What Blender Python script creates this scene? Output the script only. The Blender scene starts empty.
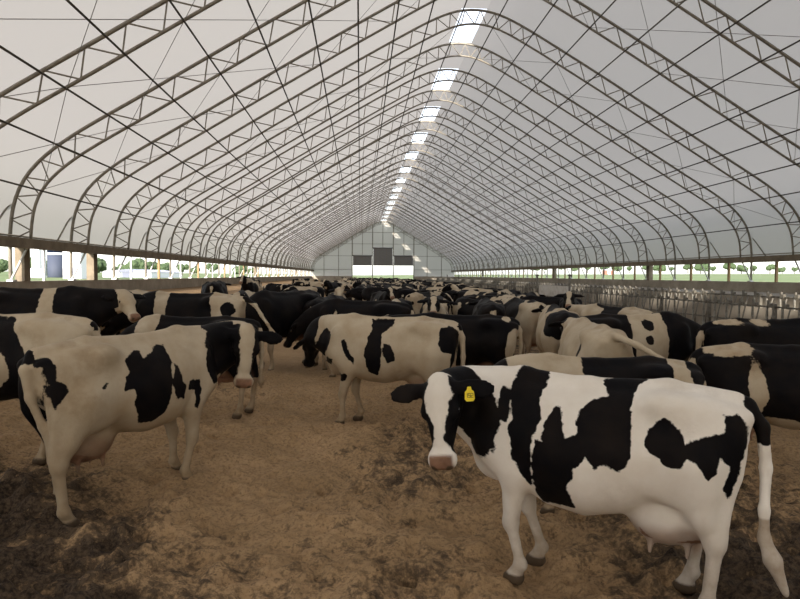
import bpy, math, random
import numpy as np
from mathutils import Vector, Matrix

# ------------------------------------------------------------------ camera, world, sun, exposure
SC = bpy.context.scene
COL = SC.collection
EYE = 2.1
cam_d = bpy.data.cameras.new('camera')
cam_d.sensor_width = 36.0
cam_d.lens = 620.0 / 800.0 * 36.0
cam_d.clip_end = 3000
cam = bpy.data.objects.new('camera', cam_d)
COL.objects.link(cam)
YAW, PITCH, ROLL = 0.0643, 0.0392, 0.005
cam.matrix_world = (Matrix.Translation((0, 0, EYE)) @ Matrix.Rotation(-YAW, 4, 'Z') @
                    Matrix.Rotation(math.pi / 2 - PITCH, 4, 'X') @ Matrix.Rotation(ROLL, 4, 'Z'))
SC.camera = cam

W = bpy.data.worlds.new('daylight')
SC.world = W
W.use_nodes = True
wn = W.node_tree
sky = wn.nodes.new('ShaderNodeTexSky')
sky.sky_type = 'NISHITA'
sky.sun_disc = False
sky.sun_elevation = math.radians(32)
sky.sun_rotation = math.radians(195)
sky.air_density = 1.0
sky.dust_density = 1.5
bg = wn.nodes['Background']
hsv = wn.nodes.new('ShaderNodeHueSaturation')
hsv.inputs['Saturation'].default_value = 0.38
wn.links.new(sky.outputs['Color'], hsv.inputs['Color'])
wn.links.new(hsv.outputs['Color'], bg.inputs['Color'])
bg.inputs['Strength'].default_value = 0.55

SUN_DIR = Vector((2.02, 7.32, -2.28)).normalized()
sun_d = bpy.data.lights.new('sun', 'SUN')
sun_d.energy = 12.0
sun_d.angle = math.radians(0.6)
sun_d.color = (1.0, 0.91, 0.80)
sun = bpy.data.objects.new('sun', sun_d)
sun.rotation_euler = SUN_DIR.to_track_quat('-Z', 'Y').to_euler()
COL.objects.link(sun)

SC.view_settings.view_transform = 'Standard'
SC.view_settings.look = 'None'
SC.view_settings.gamma = 1.0
SC.view_settings.use_curve_mapping = False
SC.view_settings.exposure = -0.14
SC.cycles.use_denoising = True
SC.cycles.max_bounces = 8
SC.cycles.diffuse_bounces = 5
SC.cycles.transparent_max_bounces = 16
SC.cycles.caustics_reflective = False
SC.cycles.caustics_refractive = False

# ------------------------------------------------------------------ helpers
def mat(name, color=(0.5, 0.5, 0.5), rough=0.7, metal=0.0, noise=None, bump=None, spec=0.3):
    """Principled material; noise=(colour2, scale, low, high) mixes a second colour in; bump=(scale, strength, distance)."""
    m = bpy.data.materials.new(name)
    m.use_nodes = True
    t = m.node_tree
    b = t.nodes['Principled BSDF']
    b.inputs['Base Color'].default_value = (*color, 1)
    b.inputs['Roughness'].default_value = rough
    b.inputs['Metallic'].default_value = metal
    b.inputs['Specular IOR Level'].default_value = spec
    tc = t.nodes.new('ShaderNodeTexCoord')
    if noise:
        n = t.nodes.new('ShaderNodeTexNoise')
        n.inputs['Scale'].default_value = noise[1]
        n.inputs['Detail'].default_value = 6
        n.inputs['Roughness'].default_value = 0.65
        t.links.new(tc.outputs['Object'], n.inputs['Vector'])
        mr = t.nodes.new('ShaderNodeMapRange')
        mr.inputs['From Min'].default_value = noise[2]
        mr.inputs['From Max'].default_value = noise[3]
        t.links.new(n.outputs['Fac'], mr.inputs['Value'])
        mx = t.nodes.new('ShaderNodeMix')
        mx.data_type = 'RGBA'
        mx.inputs['A'].default_value = (*color, 1)
        mx.inputs['B'].default_value = (*noise[0], 1)
        t.links.new(mr.outputs['Result'], mx.inputs['Factor'])
        t.links.new(mx.outputs['Result'], b.inputs['Base Color'])
    if bump:
        n = t.nodes.new('ShaderNodeTexNoise')
        n.inputs['Scale'].default_value = bump[0]
        n.inputs['Detail'].default_value = 5
        t.links.new(tc.outputs['Object'], n.inputs['Vector'])
        bp = t.nodes.new('ShaderNodeBump')
        bp.inputs['Strength'].default_value = bump[1]
        bp.inputs['Distance'].default_value = bump[2]
        t.links.new(n.outputs['Fac'], bp.inputs['Height'])
        t.links.new(bp.outputs['Normal'], b.inputs['Normal'])
    return m


class MB:
    """Collects shapes and links them as one mesh object."""
    def __init__(self):
        self.v, self.f, self.s = [], [], []

    def box(self, x0, x1, y0, y1, z0, z1, M=None):
        n = len(self.v)
        for x in (x0, x1):
            for y in (y0, y1):
                for z in (z0, z1):
                    p = Vector((x, y, z))
                    self.v.append(tuple(M @ p) if M else tuple(p))
        for q in ((0, 1, 3, 2), (4, 6, 7, 5), (0, 4, 5, 1), (2, 3, 7, 6), (0, 2, 6, 4), (1, 5, 7, 3)):
            self.f.append([n + i for i in q]); self.s.append(False)
        return self

    def bar(self, a, b, w, h, up=(0, 0, 1)):
        a, b = Vector(a), Vector(b)
        d = (b - a)
        L = d.length
        d.normalize()
        u = Vector(up)
        s = d.cross(u)
        if s.length < 1e-4:
            s = d.cross(Vector((1, 0, 0)))
        s.normalize(); u = s.cross(d)
        n = len(self.v)
        for t in (0, L):
            for i, j in ((-1, -1), (1, -1), (1, 1), (-1, 1)):
                self.v.append(tuple(a + d * t + s * (i * w / 2) + u * (j * h / 2)))
        for q in ((0, 3, 2, 1), (4, 5, 6, 7), (0, 1, 5, 4), (1, 2, 6, 5), (2, 3, 7, 6), (3, 0, 4, 7)):
            self.f.append([n + i for i in q]); self.s.append(False)
        return self

    def tube(self, pts, r, seg=6, caps=True):
        pts = [Vector(p) for p in pts]
        rr = r if isinstance(r, (list, tuple)) else [r] * len(pts)
        n0 = len(self.v)
        prev = None
        for i, p in enumerate(pts):
            d = (pts[min(i + 1, len(pts) - 1)] - pts[max(i - 1, 0)]).normalized()
            if prev is None:
                ref = Vector((0, 0, 1)) if abs(d.z) < 0.9 else Vector((1, 0, 0))
                s = d.cross(ref).normalized()
            else:
                s = (prev - d * prev.dot(d)).normalized()
            prev = s
            u = s.cross(d)
            for k in range(seg):
                a = 2 * math.pi * k / seg
                self.v.append(tuple(p + (s * math.cos(a) + u * math.sin(a)) * rr[i]))
        for i in range(len(pts) - 1):
            for k in range(seg):
                a = n0 + i * seg + k
                b = n0 + i * seg + (k + 1) % seg
                self.f.append([a, b, b + seg, a + seg]); self.s.append(seg > 5)
        if caps:
            self.f.append([n0 + k for k in range(seg)][::-1]); self.s.append(False)
            e = n0 + (len(pts) - 1) * seg
            self.f.append([e + k for k in range(seg)]); self.s.append(False)
        return self

    def lathe(self, prof, c=(0, 0, 0), seg=20):
        n0 = len(self.v)
        for r, z in prof:
            for k in range(seg):
                a = 2 * math.pi * k / seg
                self.v.append((c[0] + r * math.cos(a), c[1] + r * math.sin(a), c[2] + z))
        for i in range(len(prof) - 1):
            for k in range(seg):
                a = n0 + i * seg + k
                b = n0 + i * seg + (k + 1) % seg
                self.f.append([a, b, b + seg, a + seg]); self.s.append(True)
        self.f.append([n0 + k for k in range(seg)][::-1]); self.s.append(False)
        e = n0 + (len(prof) - 1) * seg
        self.f.append([e + k for k in range(seg)]); self.s.append(False)
        return self

    def mesh(self, name, m=None):
        me = bpy.data.meshes.new(name)
        me.from_pydata(self.v, [], self.f)
        me.polygons.foreach_set('use_smooth', self.s)
        if m:
            me.materials.append(m)
        me.update()
        return me

    def build(self, name, m=None, parent=None):
        return link(name, self.mesh(name, m), parent)


def link(name, data, parent=None, loc=None, rz=None):
    o = bpy.data.objects.new(name, data)
    COL.objects.link(o)
    if parent:
        o.parent = parent
    if loc is not None:
        o.location = loc
    if rz is not None:
        o.rotation_euler = (0, 0, rz)
    return o


def tag(o, label=None, cat=None, group=None, kind=None):
    if label: o['label'] = label
    if cat: o['category'] = cat
    if group: o['group'] = group
    if kind: o['kind'] = kind
    return o


def struct(o):
    o['kind'] = 'structure'
    return o


def dup(o, loc=None, rz=None, parent=None):
    c = o.copy()
    COL.objects.link(c)
    if parent is not None:
        c.parent = parent
    if loc is not None:
        c.location = loc
    if rz is not None:
        c.rotation_euler = (0, 0, rz)
    for ch in list(o.children):
        dup(ch, parent=c)
    return c


def empty(name, loc=(0, 0, 0), rz=0.0):
    return link(name, None, None, loc, rz)


def sm(a, b, x):
    t = np.clip((x - a) / (b - a), 0, 1)
    return t * t * (3 - 2 * t)


def _hash(ix, iy, iz, seed):
    h = (ix * 374761393 + iy * 668265263 + iz * 2147483647 + seed * 1274126177) & 0xFFFFFFFF
    h = ((h ^ (h >> 13)) * 1274126177) & 0xFFFFFFFF
    h = h ^ (h >> 16)
    return (h & 0xFFFF) / 65535.0


def vnoise(x, y, z, seed=0):
    x, y, z = (np.asarray(a, dtype=np.float64) for a in (x, y, z))
    x, y, z = np.broadcast_arrays(x, y, z)
    ix, iy, iz = (np.floor(a).astype(np.int64) for a in (x, y, z))
    fx, fy, fz = x - ix, y - iy, z - iz
    fx, fy, fz = (f * f * (3 - 2 * f) for f in (fx, fy, fz))
    r = 0
    for dx in (0, 1):
        for dy in (0, 1):
            for dz in (0, 1):
                w = (fx if dx else 1 - fx) * (fy if dy else 1 - fy) * (fz if dz else 1 - fz)
                r = r + w * _hash(ix + dx, iy + dy, iz + dz, seed)
    return r


def fbm(x, y, z, seed=0, octv=4, gain=0.5):
    a, s, t = 1.0, 0.0, 0.0
    for i in range(octv):
        t = t + a * vnoise(x * 2 ** i, y * 2 ** i, z * 2 ** i, seed + i)
        s += a
        a *= gain
    return t / s


# ------------------------------------------------------------------ plan of the barn (metres; x across, y down the barn, z up)
XL, XR, XC = -9.75, 18.95, 4.6
BAY, Y0 = 3.66, 18.0
YEND = Y0 + 29 * BAY          # far gable
YBACK = Y0 - 11 * BAY         # gable behind the camera
EAVE, CURB = 3.0, 1.87
HALF = [(0, 3.0), (0.02, 3.5), (0.10, 4.05), (0.26, 4.5), (0.5, 4.9), (0.85, 5.27), (1.3, 5.65), (1.9, 6.06), (2.6, 6.48), (3.45, 6.98),
        (5, 7.92), (7, 9.13), (9, 10.33), (10.8, 11.38), (11.8, 11.95), (12.55, 12.36), (13.1, 12.62), (13.6, 12.79), (14.0, 12.86), (14.35, 12.88)]
_hp = [Vector((XL + d, 0, z)) for d, z in HALF]
_full = _hp + [Vector((2 * XC - p.x, 0, p.z)) for p in reversed(_hp[:-1])]


def resample(pts, step):
    L = [0.0]
    for a, b in zip(pts, pts[1:]):
        L.append(L[-1] + (b - a).length)
    n = max(2, int(round(L[-1] / step)) + 1)
    out = []
    for i in range(n):
        s = L[-1] * i / (n - 1)
        j = max(k for k in range(len(L)) if L[k] <= s + 1e-9)
        j = min(j, len(pts) - 2)
        t = (s - L[j]) / (L[j + 1] - L[j])
        out.append(pts[j].lerp(pts[j + 1], t))
    return out


def smooth_line(pts, it):
    p = [q.copy() for q in pts]
    for _ in range(it):
        p = [p[0]] + [(p[i - 1] + p[i] * 2 + p[i + 1]) / 4 for i in range(1, len(p) - 1)] + [p[-1]]
    return p


PROF = smooth_line(resample(_full, 0.3), 3)


def offset_line(pts, d):
    out = []
    for i, p in enumerate(pts):
        t = (pts[min(i + 1, len(pts) - 1)] - pts[max(i - 1, 0)]).normalized()
        out.append(p + Vector((t.z, 0, -t.x)) * d)
    return out


INNER = offset_line(PROF, 0.56)
SKIN = offset_line(PROF, -0.07)
for ln in (INNER, SKIN):
    ln[0].z = ln[-1].z = EAVE


def ground_h(x, y):
    """height of the bedding without its fine relief"""
    x = np.asarray(x, dtype=float); y = np.asarray(y, dtype=float)
    g = 1.4 * np.clip((-x - 0.8) / 8.95, 0, 1) ** 1.3
    g = g + 0.15 * sm(6.0, 8.2, y) * sm(14, 10, x) * sm(-3.8, -2.2, x)
    return g


def gz(x, y):
    return float(ground_h(x, y))

# ------------------------------------------------------------------ cows: one continuous surface each, grown from a distance field
def V(*a):
    return np.array(a, dtype=np.float64)


class Field:
    def __init__(self, lo, hi, vox):
        self.lo = np.array(lo); self.vox = vox
        self.n = tuple(int(math.ceil((h - l) / vox)) + 1 for l, h in zip(lo, hi))
        self.D = np.full(self.n, 9.0)
        self.ax = [self.lo[i] + np.arange(self.n[i]) * vox for i in range(3)]

    def _sub(self, lo, hi, pad):
        sl = []
        for i in range(3):
            a = max(0, int((lo[i] - pad - self.lo[i]) / self.vox))
            b = min(self.n[i], int((hi[i] + pad - self.lo[i]) / self.vox) + 2)
            if b <= a: b = a + 1
            sl.append(slice(a, b))
        g = np.meshgrid(*[self.ax[i][sl[i]] for i in range(3)], indexing='ij')
        return tuple(sl), g

    def _mix(self, sl, d, k, sub=False):
        a = self.D[sl]
        if sub:
            d = -d
            h = np.maximum(k - np.abs(a - d), 0) / k
            self.D[sl] = np.maximum(a, d) + h * h * k / 4
        else:
            h = np.maximum(k - np.abs(a - d), 0) / k
            self.D[sl] = np.minimum(a, d) - h * h * k / 4

    def cone(self, a, b, ra, rb, k=0.05):
        a, b = V(*a), V(*b)
        R = max(ra, rb)
        sl, (x, y, z) = self._sub(np.minimum(a, b) - R, np.maximum(a, b) + R, k + 2 * self.vox)
        ab = b - a
        t = np.clip(((x - a[0]) * ab[0] + (y - a[1]) * ab[1] + (z - a[2]) * ab[2]) / max(ab.dot(ab), 1e-9), 0, 1)
        d = np.sqrt((x - a[0] - t * ab[0]) ** 2 + (y - a[1] - t * ab[1]) ** 2 + (z - a[2] - t * ab[2]) ** 2) - (ra + (rb - ra) * t)
        self._mix(sl, d, k)

    def chain(self, pts, rs, k=0.05):
        for i in range(len(pts) - 1):
            self.cone(pts[i], pts[i + 1], rs[i], rs[i + 1], k)

    def ell(self, c, r, axes=None, k=0.05, sub=False):
        c = V(*c); r = V(*r)
        R = r.max()
        sl, (x, y, z) = self._sub(c - R, c + R, k + 2 * self.vox)
        q = [x - c[0], y - c[1], z - c[2]]
        if axes is not None:
            q = [q[0] * e[0] + q[1] * e[1] + q[2] * e[2] for e in axes]
        k0 = np.sqrt(sum((q[i] / r[i]) ** 2 for i in range(3)))
        k1 = np.sqrt(sum((q[i] / r[i] ** 2) ** 2 for i in range(3)))
        d = np.where(k1 > 1e-6, k0 * (k0 - 1) / np.maximum(k1, 1e-6), -r.min())
        self._mix(sl, d, k, sub)

    def torso(self, st, k=0.05):
        st = np.array(st)
        sl, (x, y, z) = self._sub((st[0, 0] - .02, -.5, .4), (st[-1, 0] + .02, .5, 1.6), 0.06)
        xs = np.clip(x, st[0, 0], st[-1, 0])
        zt, zb, w = (np.interp(xs, st[:, 0], st[:, i]) for i in (1, 2, 3))
        c, hh = (zt + zb) / 2, (zt - zb) / 2
        c = c - 0.06 * hh
        u = (z - c) / np.where(z > c, zt - c, c - zb)
        ww = w * (1 - 0.30 * np.clip(u, 0, 1.2) ** 2 - 0.10 * np.clip(-u, 0, 1.2) ** 2)
        p = 2.35
        f = (np.abs(y / ww) ** p + np.abs(u) ** p) ** (1 / p)
        d = (f - 1) * np.minimum(ww, hh)
        dx = np.abs(x - xs)
        d = np.where(dx > 0, np.sqrt(np.maximum(d, 0) ** 2 + dx ** 2), d)
        self._mix(sl, d, k)

    def surface(self):
        D, S = self.D, self.D < 0
        cs = tuple(n - 1 for n in self.n)
        cnt = np.zeros(cs); acc = np.zeros(cs + (3,))
        offs = [(i, j, k) for i in (0, 1) for j in (0, 1) for k in (0, 1)]
        for o in offs:
            for ax in range(3):
                if o[ax]: continue
                o2 = list(o); o2[ax] = 1
                s1 = tuple(slice(o[i], o[i] + cs[i]) for i in range(3))
                s2 = tuple(slice(o2[i], o2[i] + cs[i]) for i in range(3))
                m = S[s1] != S[s2]
                idx = np.nonzero(m)
                a, b = D[s1][idx], D[s2][idx]
                t = a / (a - b)
                p = np.array(o, float)[None, :].repeat(len(t), 0)
                p[:, ax] += t
                acc[idx] += p
                cnt[idx] += 1
        act = cnt > 0
        ids = np.full(cs, -1, np.int64)
        ii = np.argwhere(act)
        ids[act] = np.arange(len(ii))
        verts = self.lo + (ii + acc[act] / cnt[act][:, None]) * self.vox
        faces = []
        for ax in range(3):
            u, v = (ax + 1) % 3, (ax + 2) % 3
            s1 = [slice(1, n - 1) for n in self.n]; s2 = list(s1)
            s1[ax] = slice(0, self.n[ax] - 1); s2[ax] = slice(1, self.n[ax])
            A, B = S[tuple(s1)], S[tuple(s2)]
            e = np.argwhere(A != B)
            base = e.copy()
            base[:, u] += 1; base[:, v] += 1
            q = []
            for du, dv in ((-1, -1), (0, -1), (0, 0), (-1, 0)):
                c = base.copy(); c[:, u] += du; c[:, v] += dv
                q.append(ids[c[:, 0], c[:, 1], c[:, 2]])
            q = np.stack(q, 1)
            inside = A[tuple(e.T)]
            q[~inside] = q[~inside][:, ::-1]
            faces.append(q)
        F = np.concatenate(faces)
        F = F[(F >= 0).all(1)]
        for lam in (0.5, 0.5):
            s = np.zeros_like(verts); c = np.zeros(len(verts))
            for a, b in ((0, 1), (1, 2), (2, 3), (3, 0)):
                np.add.at(s, F[:, a], verts[F[:, b]]); np.add.at(c, F[:, a], 1)
                np.add.at(s, F[:, b], verts[F[:, a]]); np.add.at(c, F[:, b], 1)
            verts = verts + lam * (s / np.maximum(c, 1)[:, None] - verts)
        return verts, F


def nrm(v):
    v = V(*v)
    return v / np.linalg.norm(v)


def poly_sd(px, pz, poly):
    """signed distance to a polygon in the flank plane, positive inside"""
    P = np.array(poly, float)
    d = np.full(px.shape, 9.0)
    ins = np.zeros(px.shape, bool)
    for i in range(len(P)):
        a, b = P[i], P[(i + 1) % len(P)]
        e = b - a
        t = np.clip(((px - a[0]) * e[0] + (pz - a[1]) * e[1]) / max(e.dot(e), 1e-9), 0, 1)
        d = np.minimum(d, np.hypot(px - a[0] - t * e[0], pz - a[1] - t * e[1]))
        c = (a[1] > pz) != (b[1] > pz)
        if abs(e[1]) > 1e-9:
            ins ^= c & (px < a[0] + (pz - a[1]) * e[0] / e[1])
    return np.where(ins, d, -d)


REST = dict(poll=(1.28, 0, 1.42), face=(0.75, 0, -0.66), hs=1.0, ff=[(.50, .17), (.42, -.17)], rf=[(-.66, .19), (-.78, -.19)],
            tail='hang', slim=1.0)

TAILS = {
    'hang': [(-.80, 0, 1.36), (-.90, 0, 1.33), (-.955, 0, 1.20), (-.97, .01, .95), (-.96, .02, .72), (-.95, .03, .58), (-.95, .03, .42)],
    'sway': [(-.80, 0, 1.36), (-.90, 0, 1.34), (-.97, .01, 1.24), (-1.03, .03, 1.0), (-1.04, .05, .78), (-1.04, .06, .64), (-1.12, .08, .38)],
    'swish': [(-.80, 0, 1.36), (-.92, 0, 1.38), (-1.04, -.02, 1.35), (-1.2, -.05, 1.25), (-1.34, -.08, 1.12), (-1.44, -.10, 1.02), (-1.55, -.12, .9)],
}


def cow_geometry(pose, vox):
    P = dict(REST); P.update(pose)
    poll = V(*P['poll']); f = nrm(P['face'])
    up = P.get('up')
    if up is None:
        up = V(0, 0, 1) if abs(f[2]) < 0.95 else V(-1, 0, 0)
    s = np.cross(V(*up), f); s /= np.linalg.norm(s)      # the animal's left
    u = np.cross(f, s)
    hs = P['hs']
    L = 0.56 * hs
    tail = P['tail'] if not isinstance(P['tail'], str) else TAILS[P['tail']]
    pts = np.array([(-1.15, -.6, -.02), (1.0, .6, 1.62)] + list(tail) + [poll, poll + f * L, poll + s * .42 * hs, poll - s * .42 * hs, poll + u * .18, poll - u * .3])
    F = Field(pts.min(0) - .1, pts.max(0) + .1, vox)
    sl = P['slim']; by = P.get('belly', .035)
    F.torso([(-.90, 1.34, 1.10, .10 * sl), (-.84, 1.385, .98, .17 * sl), (-.70, 1.415, .88, .24 * sl), (-.45, 1.43, .77 - by * .6, .295 * sl), (-.20, 1.425, .665 - by, .335 * sl),
             (.05, 1.41, .61 - by, .36 * sl), (.30, 1.415, .625 - by * .7, .345 * sl), (.50, 1.44, .66, .29 * sl), (.66, 1.42, .72, .23 * sl), (.78, 1.33, .82, .17 * sl),
             (.86, 1.22, .95, .10 * sl)])
    F.chain([(-.84, 0, 1.36), (-.45, 0, 1.405), (.05, 0, 1.385), (.5, 0, 1.425), (.66, 0, 1.40)], [.045, .05, .05, .055, .06], .07)
    for q in (1, -1):
        # hook and pin bones, hollow in front of the hook
        F.ell((-.44, q * .205, 1.335), (.12, .075, .065), k=.13)
        F.ell((-.86, q * .115, 1.285), (.07, .05, .055), k=.06)
        F.ell((-.24, q * .36 * sl, 1.21), (.15, .075, .10), k=.12, sub=True)
        # front leg
        fx, fy = P['ff'][0 if q > 0 else 1]
        F.ell((.60, q * .19, 1.05), (.14, .09, .30), axes=[nrm((1, 0, -.35)), (0, 1, 0), nrm((.35, 0, 1))], k=.10)
        el = V(.50, q * .20, .80)
        foot = V(fx, fy, 0)
        kn = V((el[0] + fx) / 2 + .045, (el[1] + fy) / 2 - q * .005, .43)
        ft = V(fx - .015, fy, .14)
        F.cone((.68, q * .18, .95), el, .12, .105, .08)
        F.cone(el, kn, .10, .052, .06)
        F.ell(kn, (.055, .052, .065), k=.03)
        F.cone(kn, ft, .040, .036, .03)
        F.ell(ft, (.048, .046, .045), k=.03)
        F.cone(ft, (fx + .03, fy, .07), .038, .046, .02)
        F.cone((fx + .01, fy, .045), (fx + .065, fy, .035), .054, .045, .01)
        # hind leg
        rx, ry = P['rf'][0 if q > 0 else 1]
        st_ = V(-.42, q * .215, .86)
        hk = V(rx - .045, ry * .97, .52)
        F.ell((-.66, q * .165, 1.08), (.23, .115, .30), k=.10)
        F.ell((-.50, q * .215, .93), (.17, .10, .21), k=.10)
        F.cone((-.60, q * .19, .98), (hk[0] + .07, hk[1], .68), .165, .085, .10)
        F.cone((hk[0] + .08, hk[1], .70), hk, .08, .055, .05)
        F.cone(hk + V(-.05, 0, .06), (-.80, q * .16, .92), .022, .05, .07)
        F.ell(hk, (.068, .05, .075), k=.035)
        ft = V(rx - .015, ry, .15)
        F.cone(hk + V(-.005, 0, -.03), ft, .047, .038, .03)
        F.ell(ft, (.050, .047, .047), k=.03)
        F.cone(ft, (rx + .03, ry, .07), .040, .048, .02)
        F.cone((rx + .01, ry, .045), (rx + .065, ry, .035), .056, .047, .01)
    F.ell((.70, 0, .84), (.16, .12, .17), k=.12)
    # udder, teats, milk vein
    uy = P.get('udder', 1.0)
    F.ell((-.45, 0, .80 - .11 * uy), (.24, .15 * uy ** .4, .20), k=.07)
    F.ell((-.62, 0, .84 - .11 * uy), (.15, .13 * uy ** .4, .20), k=.06)
    if vox < .03:
        for q in (1, -1):
            for tx in (-.38, -.60):
                F.cone((tx + .02, q * .08, .635 - .11 * uy), (tx + .02, q * .085, .555 - .11 * uy), .024, .014, .02)
    # neck
    root_u, root_l = V(.56, 0, 1.27), V(.68, 0, 1.02)
    hb = poll + f * .03 - u * .09 * hs
    jb = poll + f * .10 * hs - u * .15 * hs
    bend = P.get('bend')
    mid_u = V(*bend) if bend is not None else (root_u + hb) / 2 + V(.07, 0, .03)
    mid_l = mid_u + (root_l - root_u) * .55 + V(.02, 0, -.02)

    def bez(a, m, b, t):
        return a * (1 - t) ** 2 + m * 2 * t * (1 - t) + b * t * t
    N = 6
    ts = [i / N for i in range(N + 1)]
    F.chain([bez(root_u, mid_u, hb, t) for t in ts], [.165 - .085 * t ** .8 for t in ts], .08)
    F.chain([bez(root_l, mid_l, jb, t) for t in ts], [.19 - .125 * t ** .8 for t in ts], .10)
    # head
    h = hs
    ax = [f, s, u]
    at = lambda a, b, c: poll + f * a * h + s * b * h + u * c * h
    F.ell(at(.09, 0, -.075), (.135 * h, .118 * h, .10 * h), ax, .05)
    F.ell(at(.03, 0, -.035), (.09 * h, .07 * h, .055 * h), ax, .04)
    F.cone(at(.12, 0, -.080), at(.42, 0, -.088), .095 * h, .062 * h, .05)
    F.ell(at(.20, 0, -.035), (.17 * h, .075 * h, .035 * h), ax, .05)
    for q in (1, -1):
        F.cone(at(.12, q * .062, -.155), at(.36, q * .028, -.128), .062 * h, .036 * h, .04)
        F.ell(at(.185, q * .098, -.05), (.055 * h, .032 * h, .036 * h), ax, .03)
        # ear: a leaf held out sideways
        ea = nrm(s * q * 1.0 + u * -.10 + f * .10)
        eb = nrm(np.cross(ea, u)); ec = np.cross(ea, eb)
        tk = max(.016, vox * .8)
        F.ell(poll + f * .035 * h + ea * .23 * h - u * .045 * h, (.130 * h, .070 * h, tk), [ea, eb, ec], .02)
        F.cone(at(.04, q * .08, -.06), at(.04, q * .16, -.06), .035 * h, .028 * h, .03)
        if vox < .03:
            F.ell(at(.545, q * .05, -.058), (.024 * h, .014 * h, .017 * h), ax, .012, sub=True)
    for q in (1, -1):
        F.ell(at(.480, q * .036, -.080), (.070 * h, .058 * h, .060 * h), ax, .03)
    F.ell(at(.47, 0, -.145), (.06 * h, .055 * h, .035 * h), ax, .03)
    # tail
    n = len(tail)
    F.chain(tail[:-1], [.050, .046, .040, .034, .030, .032][:n - 1], .03)
    tm = V(*tail[-2]) * .6 + V(*tail[-1]) * .4
    F.cone(tail[-2], tm, .036, .048, .03)
    F.cone(tm, tail[-1], .048, .022, .03)
    verts, faces = F.surface()
    return dict(v=verts, f=faces, poll=poll, F=f, S=s, U=u, hs=h, tail=np.array(tail))


def cow_attrs(G, coat):
    v = G['v']
    x, y, z = v.T
    rel = v - G['poll']
    h = G['hs']
    hx, hy, hz = rel @ G['F'] / h, rel @ G['S'] / h, rel @ G['U'] / h
    seed = coat.get('seed', 0)
    sc = coat.get('scale', 2.3)
    c = (fbm(x * sc + 7.3, y * sc * .8, z * sc * .75 + 3.1, seed, 3) - coat.get('thr', .5)) * 0.55
    if coat.get('noise_side'):
        c = np.minimum(c, (y * coat['noise_side'] - .03) * 2)
    for it in coat.get('shapes', []):
        if it[0] == 'poly':
            d = np.minimum(poly_sd(x, z, it[2]), y * it[1] + .06) if it[1] else poly_sd(x, z, it[2])
            c = np.maximum(c, d)
        elif it[0] == 'clear':      # white from here
            d = np.minimum(poly_sd(x, z, it[2]), y * it[1] + .02) if it[1] else poly_sd(x, z, it[2])
            c = np.minimum(c, -d)
        elif it[0] == 'cheek':      # ellipsoid given in the head's own frame
            q = np.sqrt(((hx - it[1][0]) / it[2][0]) ** 2 + ((hy - it[1][1]) / it[2][1]) ** 2 + ((hz - it[1][2]) / it[2][2]) ** 2)
            c = np.maximum(c, (1 - q) * .12)
        elif it[0] in ('ell', 'white'):
            q = np.sqrt(((v - np.array(it[1])) ** 2 / np.array(it[2]) ** 2).sum(1))
            d = (1 - q) * min(it[2])
            c = np.maximum(c, d) if it[0] == 'ell' else np.minimum(c, -d)
    lim = coat.get('socks', .62)
    c = np.where(x > -9, np.minimum(c, (z - lim) * .8 + np.where((np.abs(x + .5) < .4) & (z > .55), .1, 0)), c)
    # tail
    td = np.full(len(x), 9.0)
    T = G['tail']
    for a, b in zip(T[1:], T[2:]):
        e = b - a
        t = np.clip((v - a) @ e / e.dot(e), 0, 1)
        td = np.minimum(td, np.linalg.norm(v - a - t[:, None] * e, axis=1))
    ont = (td < .06) & ((x < -.9) | (z < .4))
    tt = np.array(T)[:, 2]
    if coat.get('tail', 'white') == 'white':
        c = np.where(ont, (z - coat.get('tail_black_above', 1.30)), c)
    # head: nearest to the head's own axis
    t = np.clip(hx, 0, .5)
    hd = np.sqrt((hx - t) ** 2 + hy ** 2 + (hz + .08) ** 2)
    ear = (np.abs(hy) > .13) & (hx > -.12) & (hx < .2) & (np.abs(hy) < .42) & (np.abs(hz + .06) < .09)
    on = (hx > np.where(hz > -.09, -.06, .02)) & (hd < .2)
    b = coat.get('blaze', [(0, .06), (.1, .07), (.28, .035), (.40, .06), (.46, .12), (.6, .2)])
    bw = np.interp(hx, [q[0] for q in b], [q[1] for q in b])
    hc = np.maximum(np.abs(hy), np.where(hz < -.12, .075, 0)) - bw
    if coat.get('white_face'):
        hc = -np.ones_like(hc) * .2
    c = np.where(on, hc, c)
    c = np.where(ear, .1 if not coat.get('white_ears') else -.1, c)
    nk = coat.get('neck')
    if nk is not None:          # black (positive) or white (negative) neck behind the head
        w = sm(*coat.get('neck_r', (.36, .18)), np.linalg.norm(rel + G['F'] * .05, axis=1)) * (~on)
        c = np.where(~ear, c * (1 - w) + nk * w, c)
    skin = sm(.450, .475, hx) * (hd < .2) * sm(.085, .065, np.abs(hy)) * sm(-.125, -.095, hz)
    ud = np.sqrt(((x + .54) / .34) ** 2 + (y / .21) ** 2 + ((z - .66 + .11 * coat.get('uy', 1.0)) / .24) ** 2)
    skin = np.maximum(skin, sm(1.15, .85, ud) * coat.get('udder_pink', .6))
    skin = np.maximum(skin, ((z < .58) & (z > .46) & (np.abs(y) < .13) & (x > -.7) & (x < -.3)) * 1.0)
    hoof = sm(.085, .07, z)
    nd = np.sqrt((hx - .54) ** 2 + ((np.abs(hy) - .05) * 1.2) ** 2 + (hz + .058) ** 2)
    hoof = np.maximum(hoof, sm(.030, .020, nd))
    sw = ont & (z < tt[-2] + .12) if tt[-1] < .8 else ont & (x < T[-2][0] + .1)
    dirt = np.maximum(sm(coat.get('dirt_top', 1.1), .2, z) * .85, sw * 1.0)
    return c, skin, hoof, dirt


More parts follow.
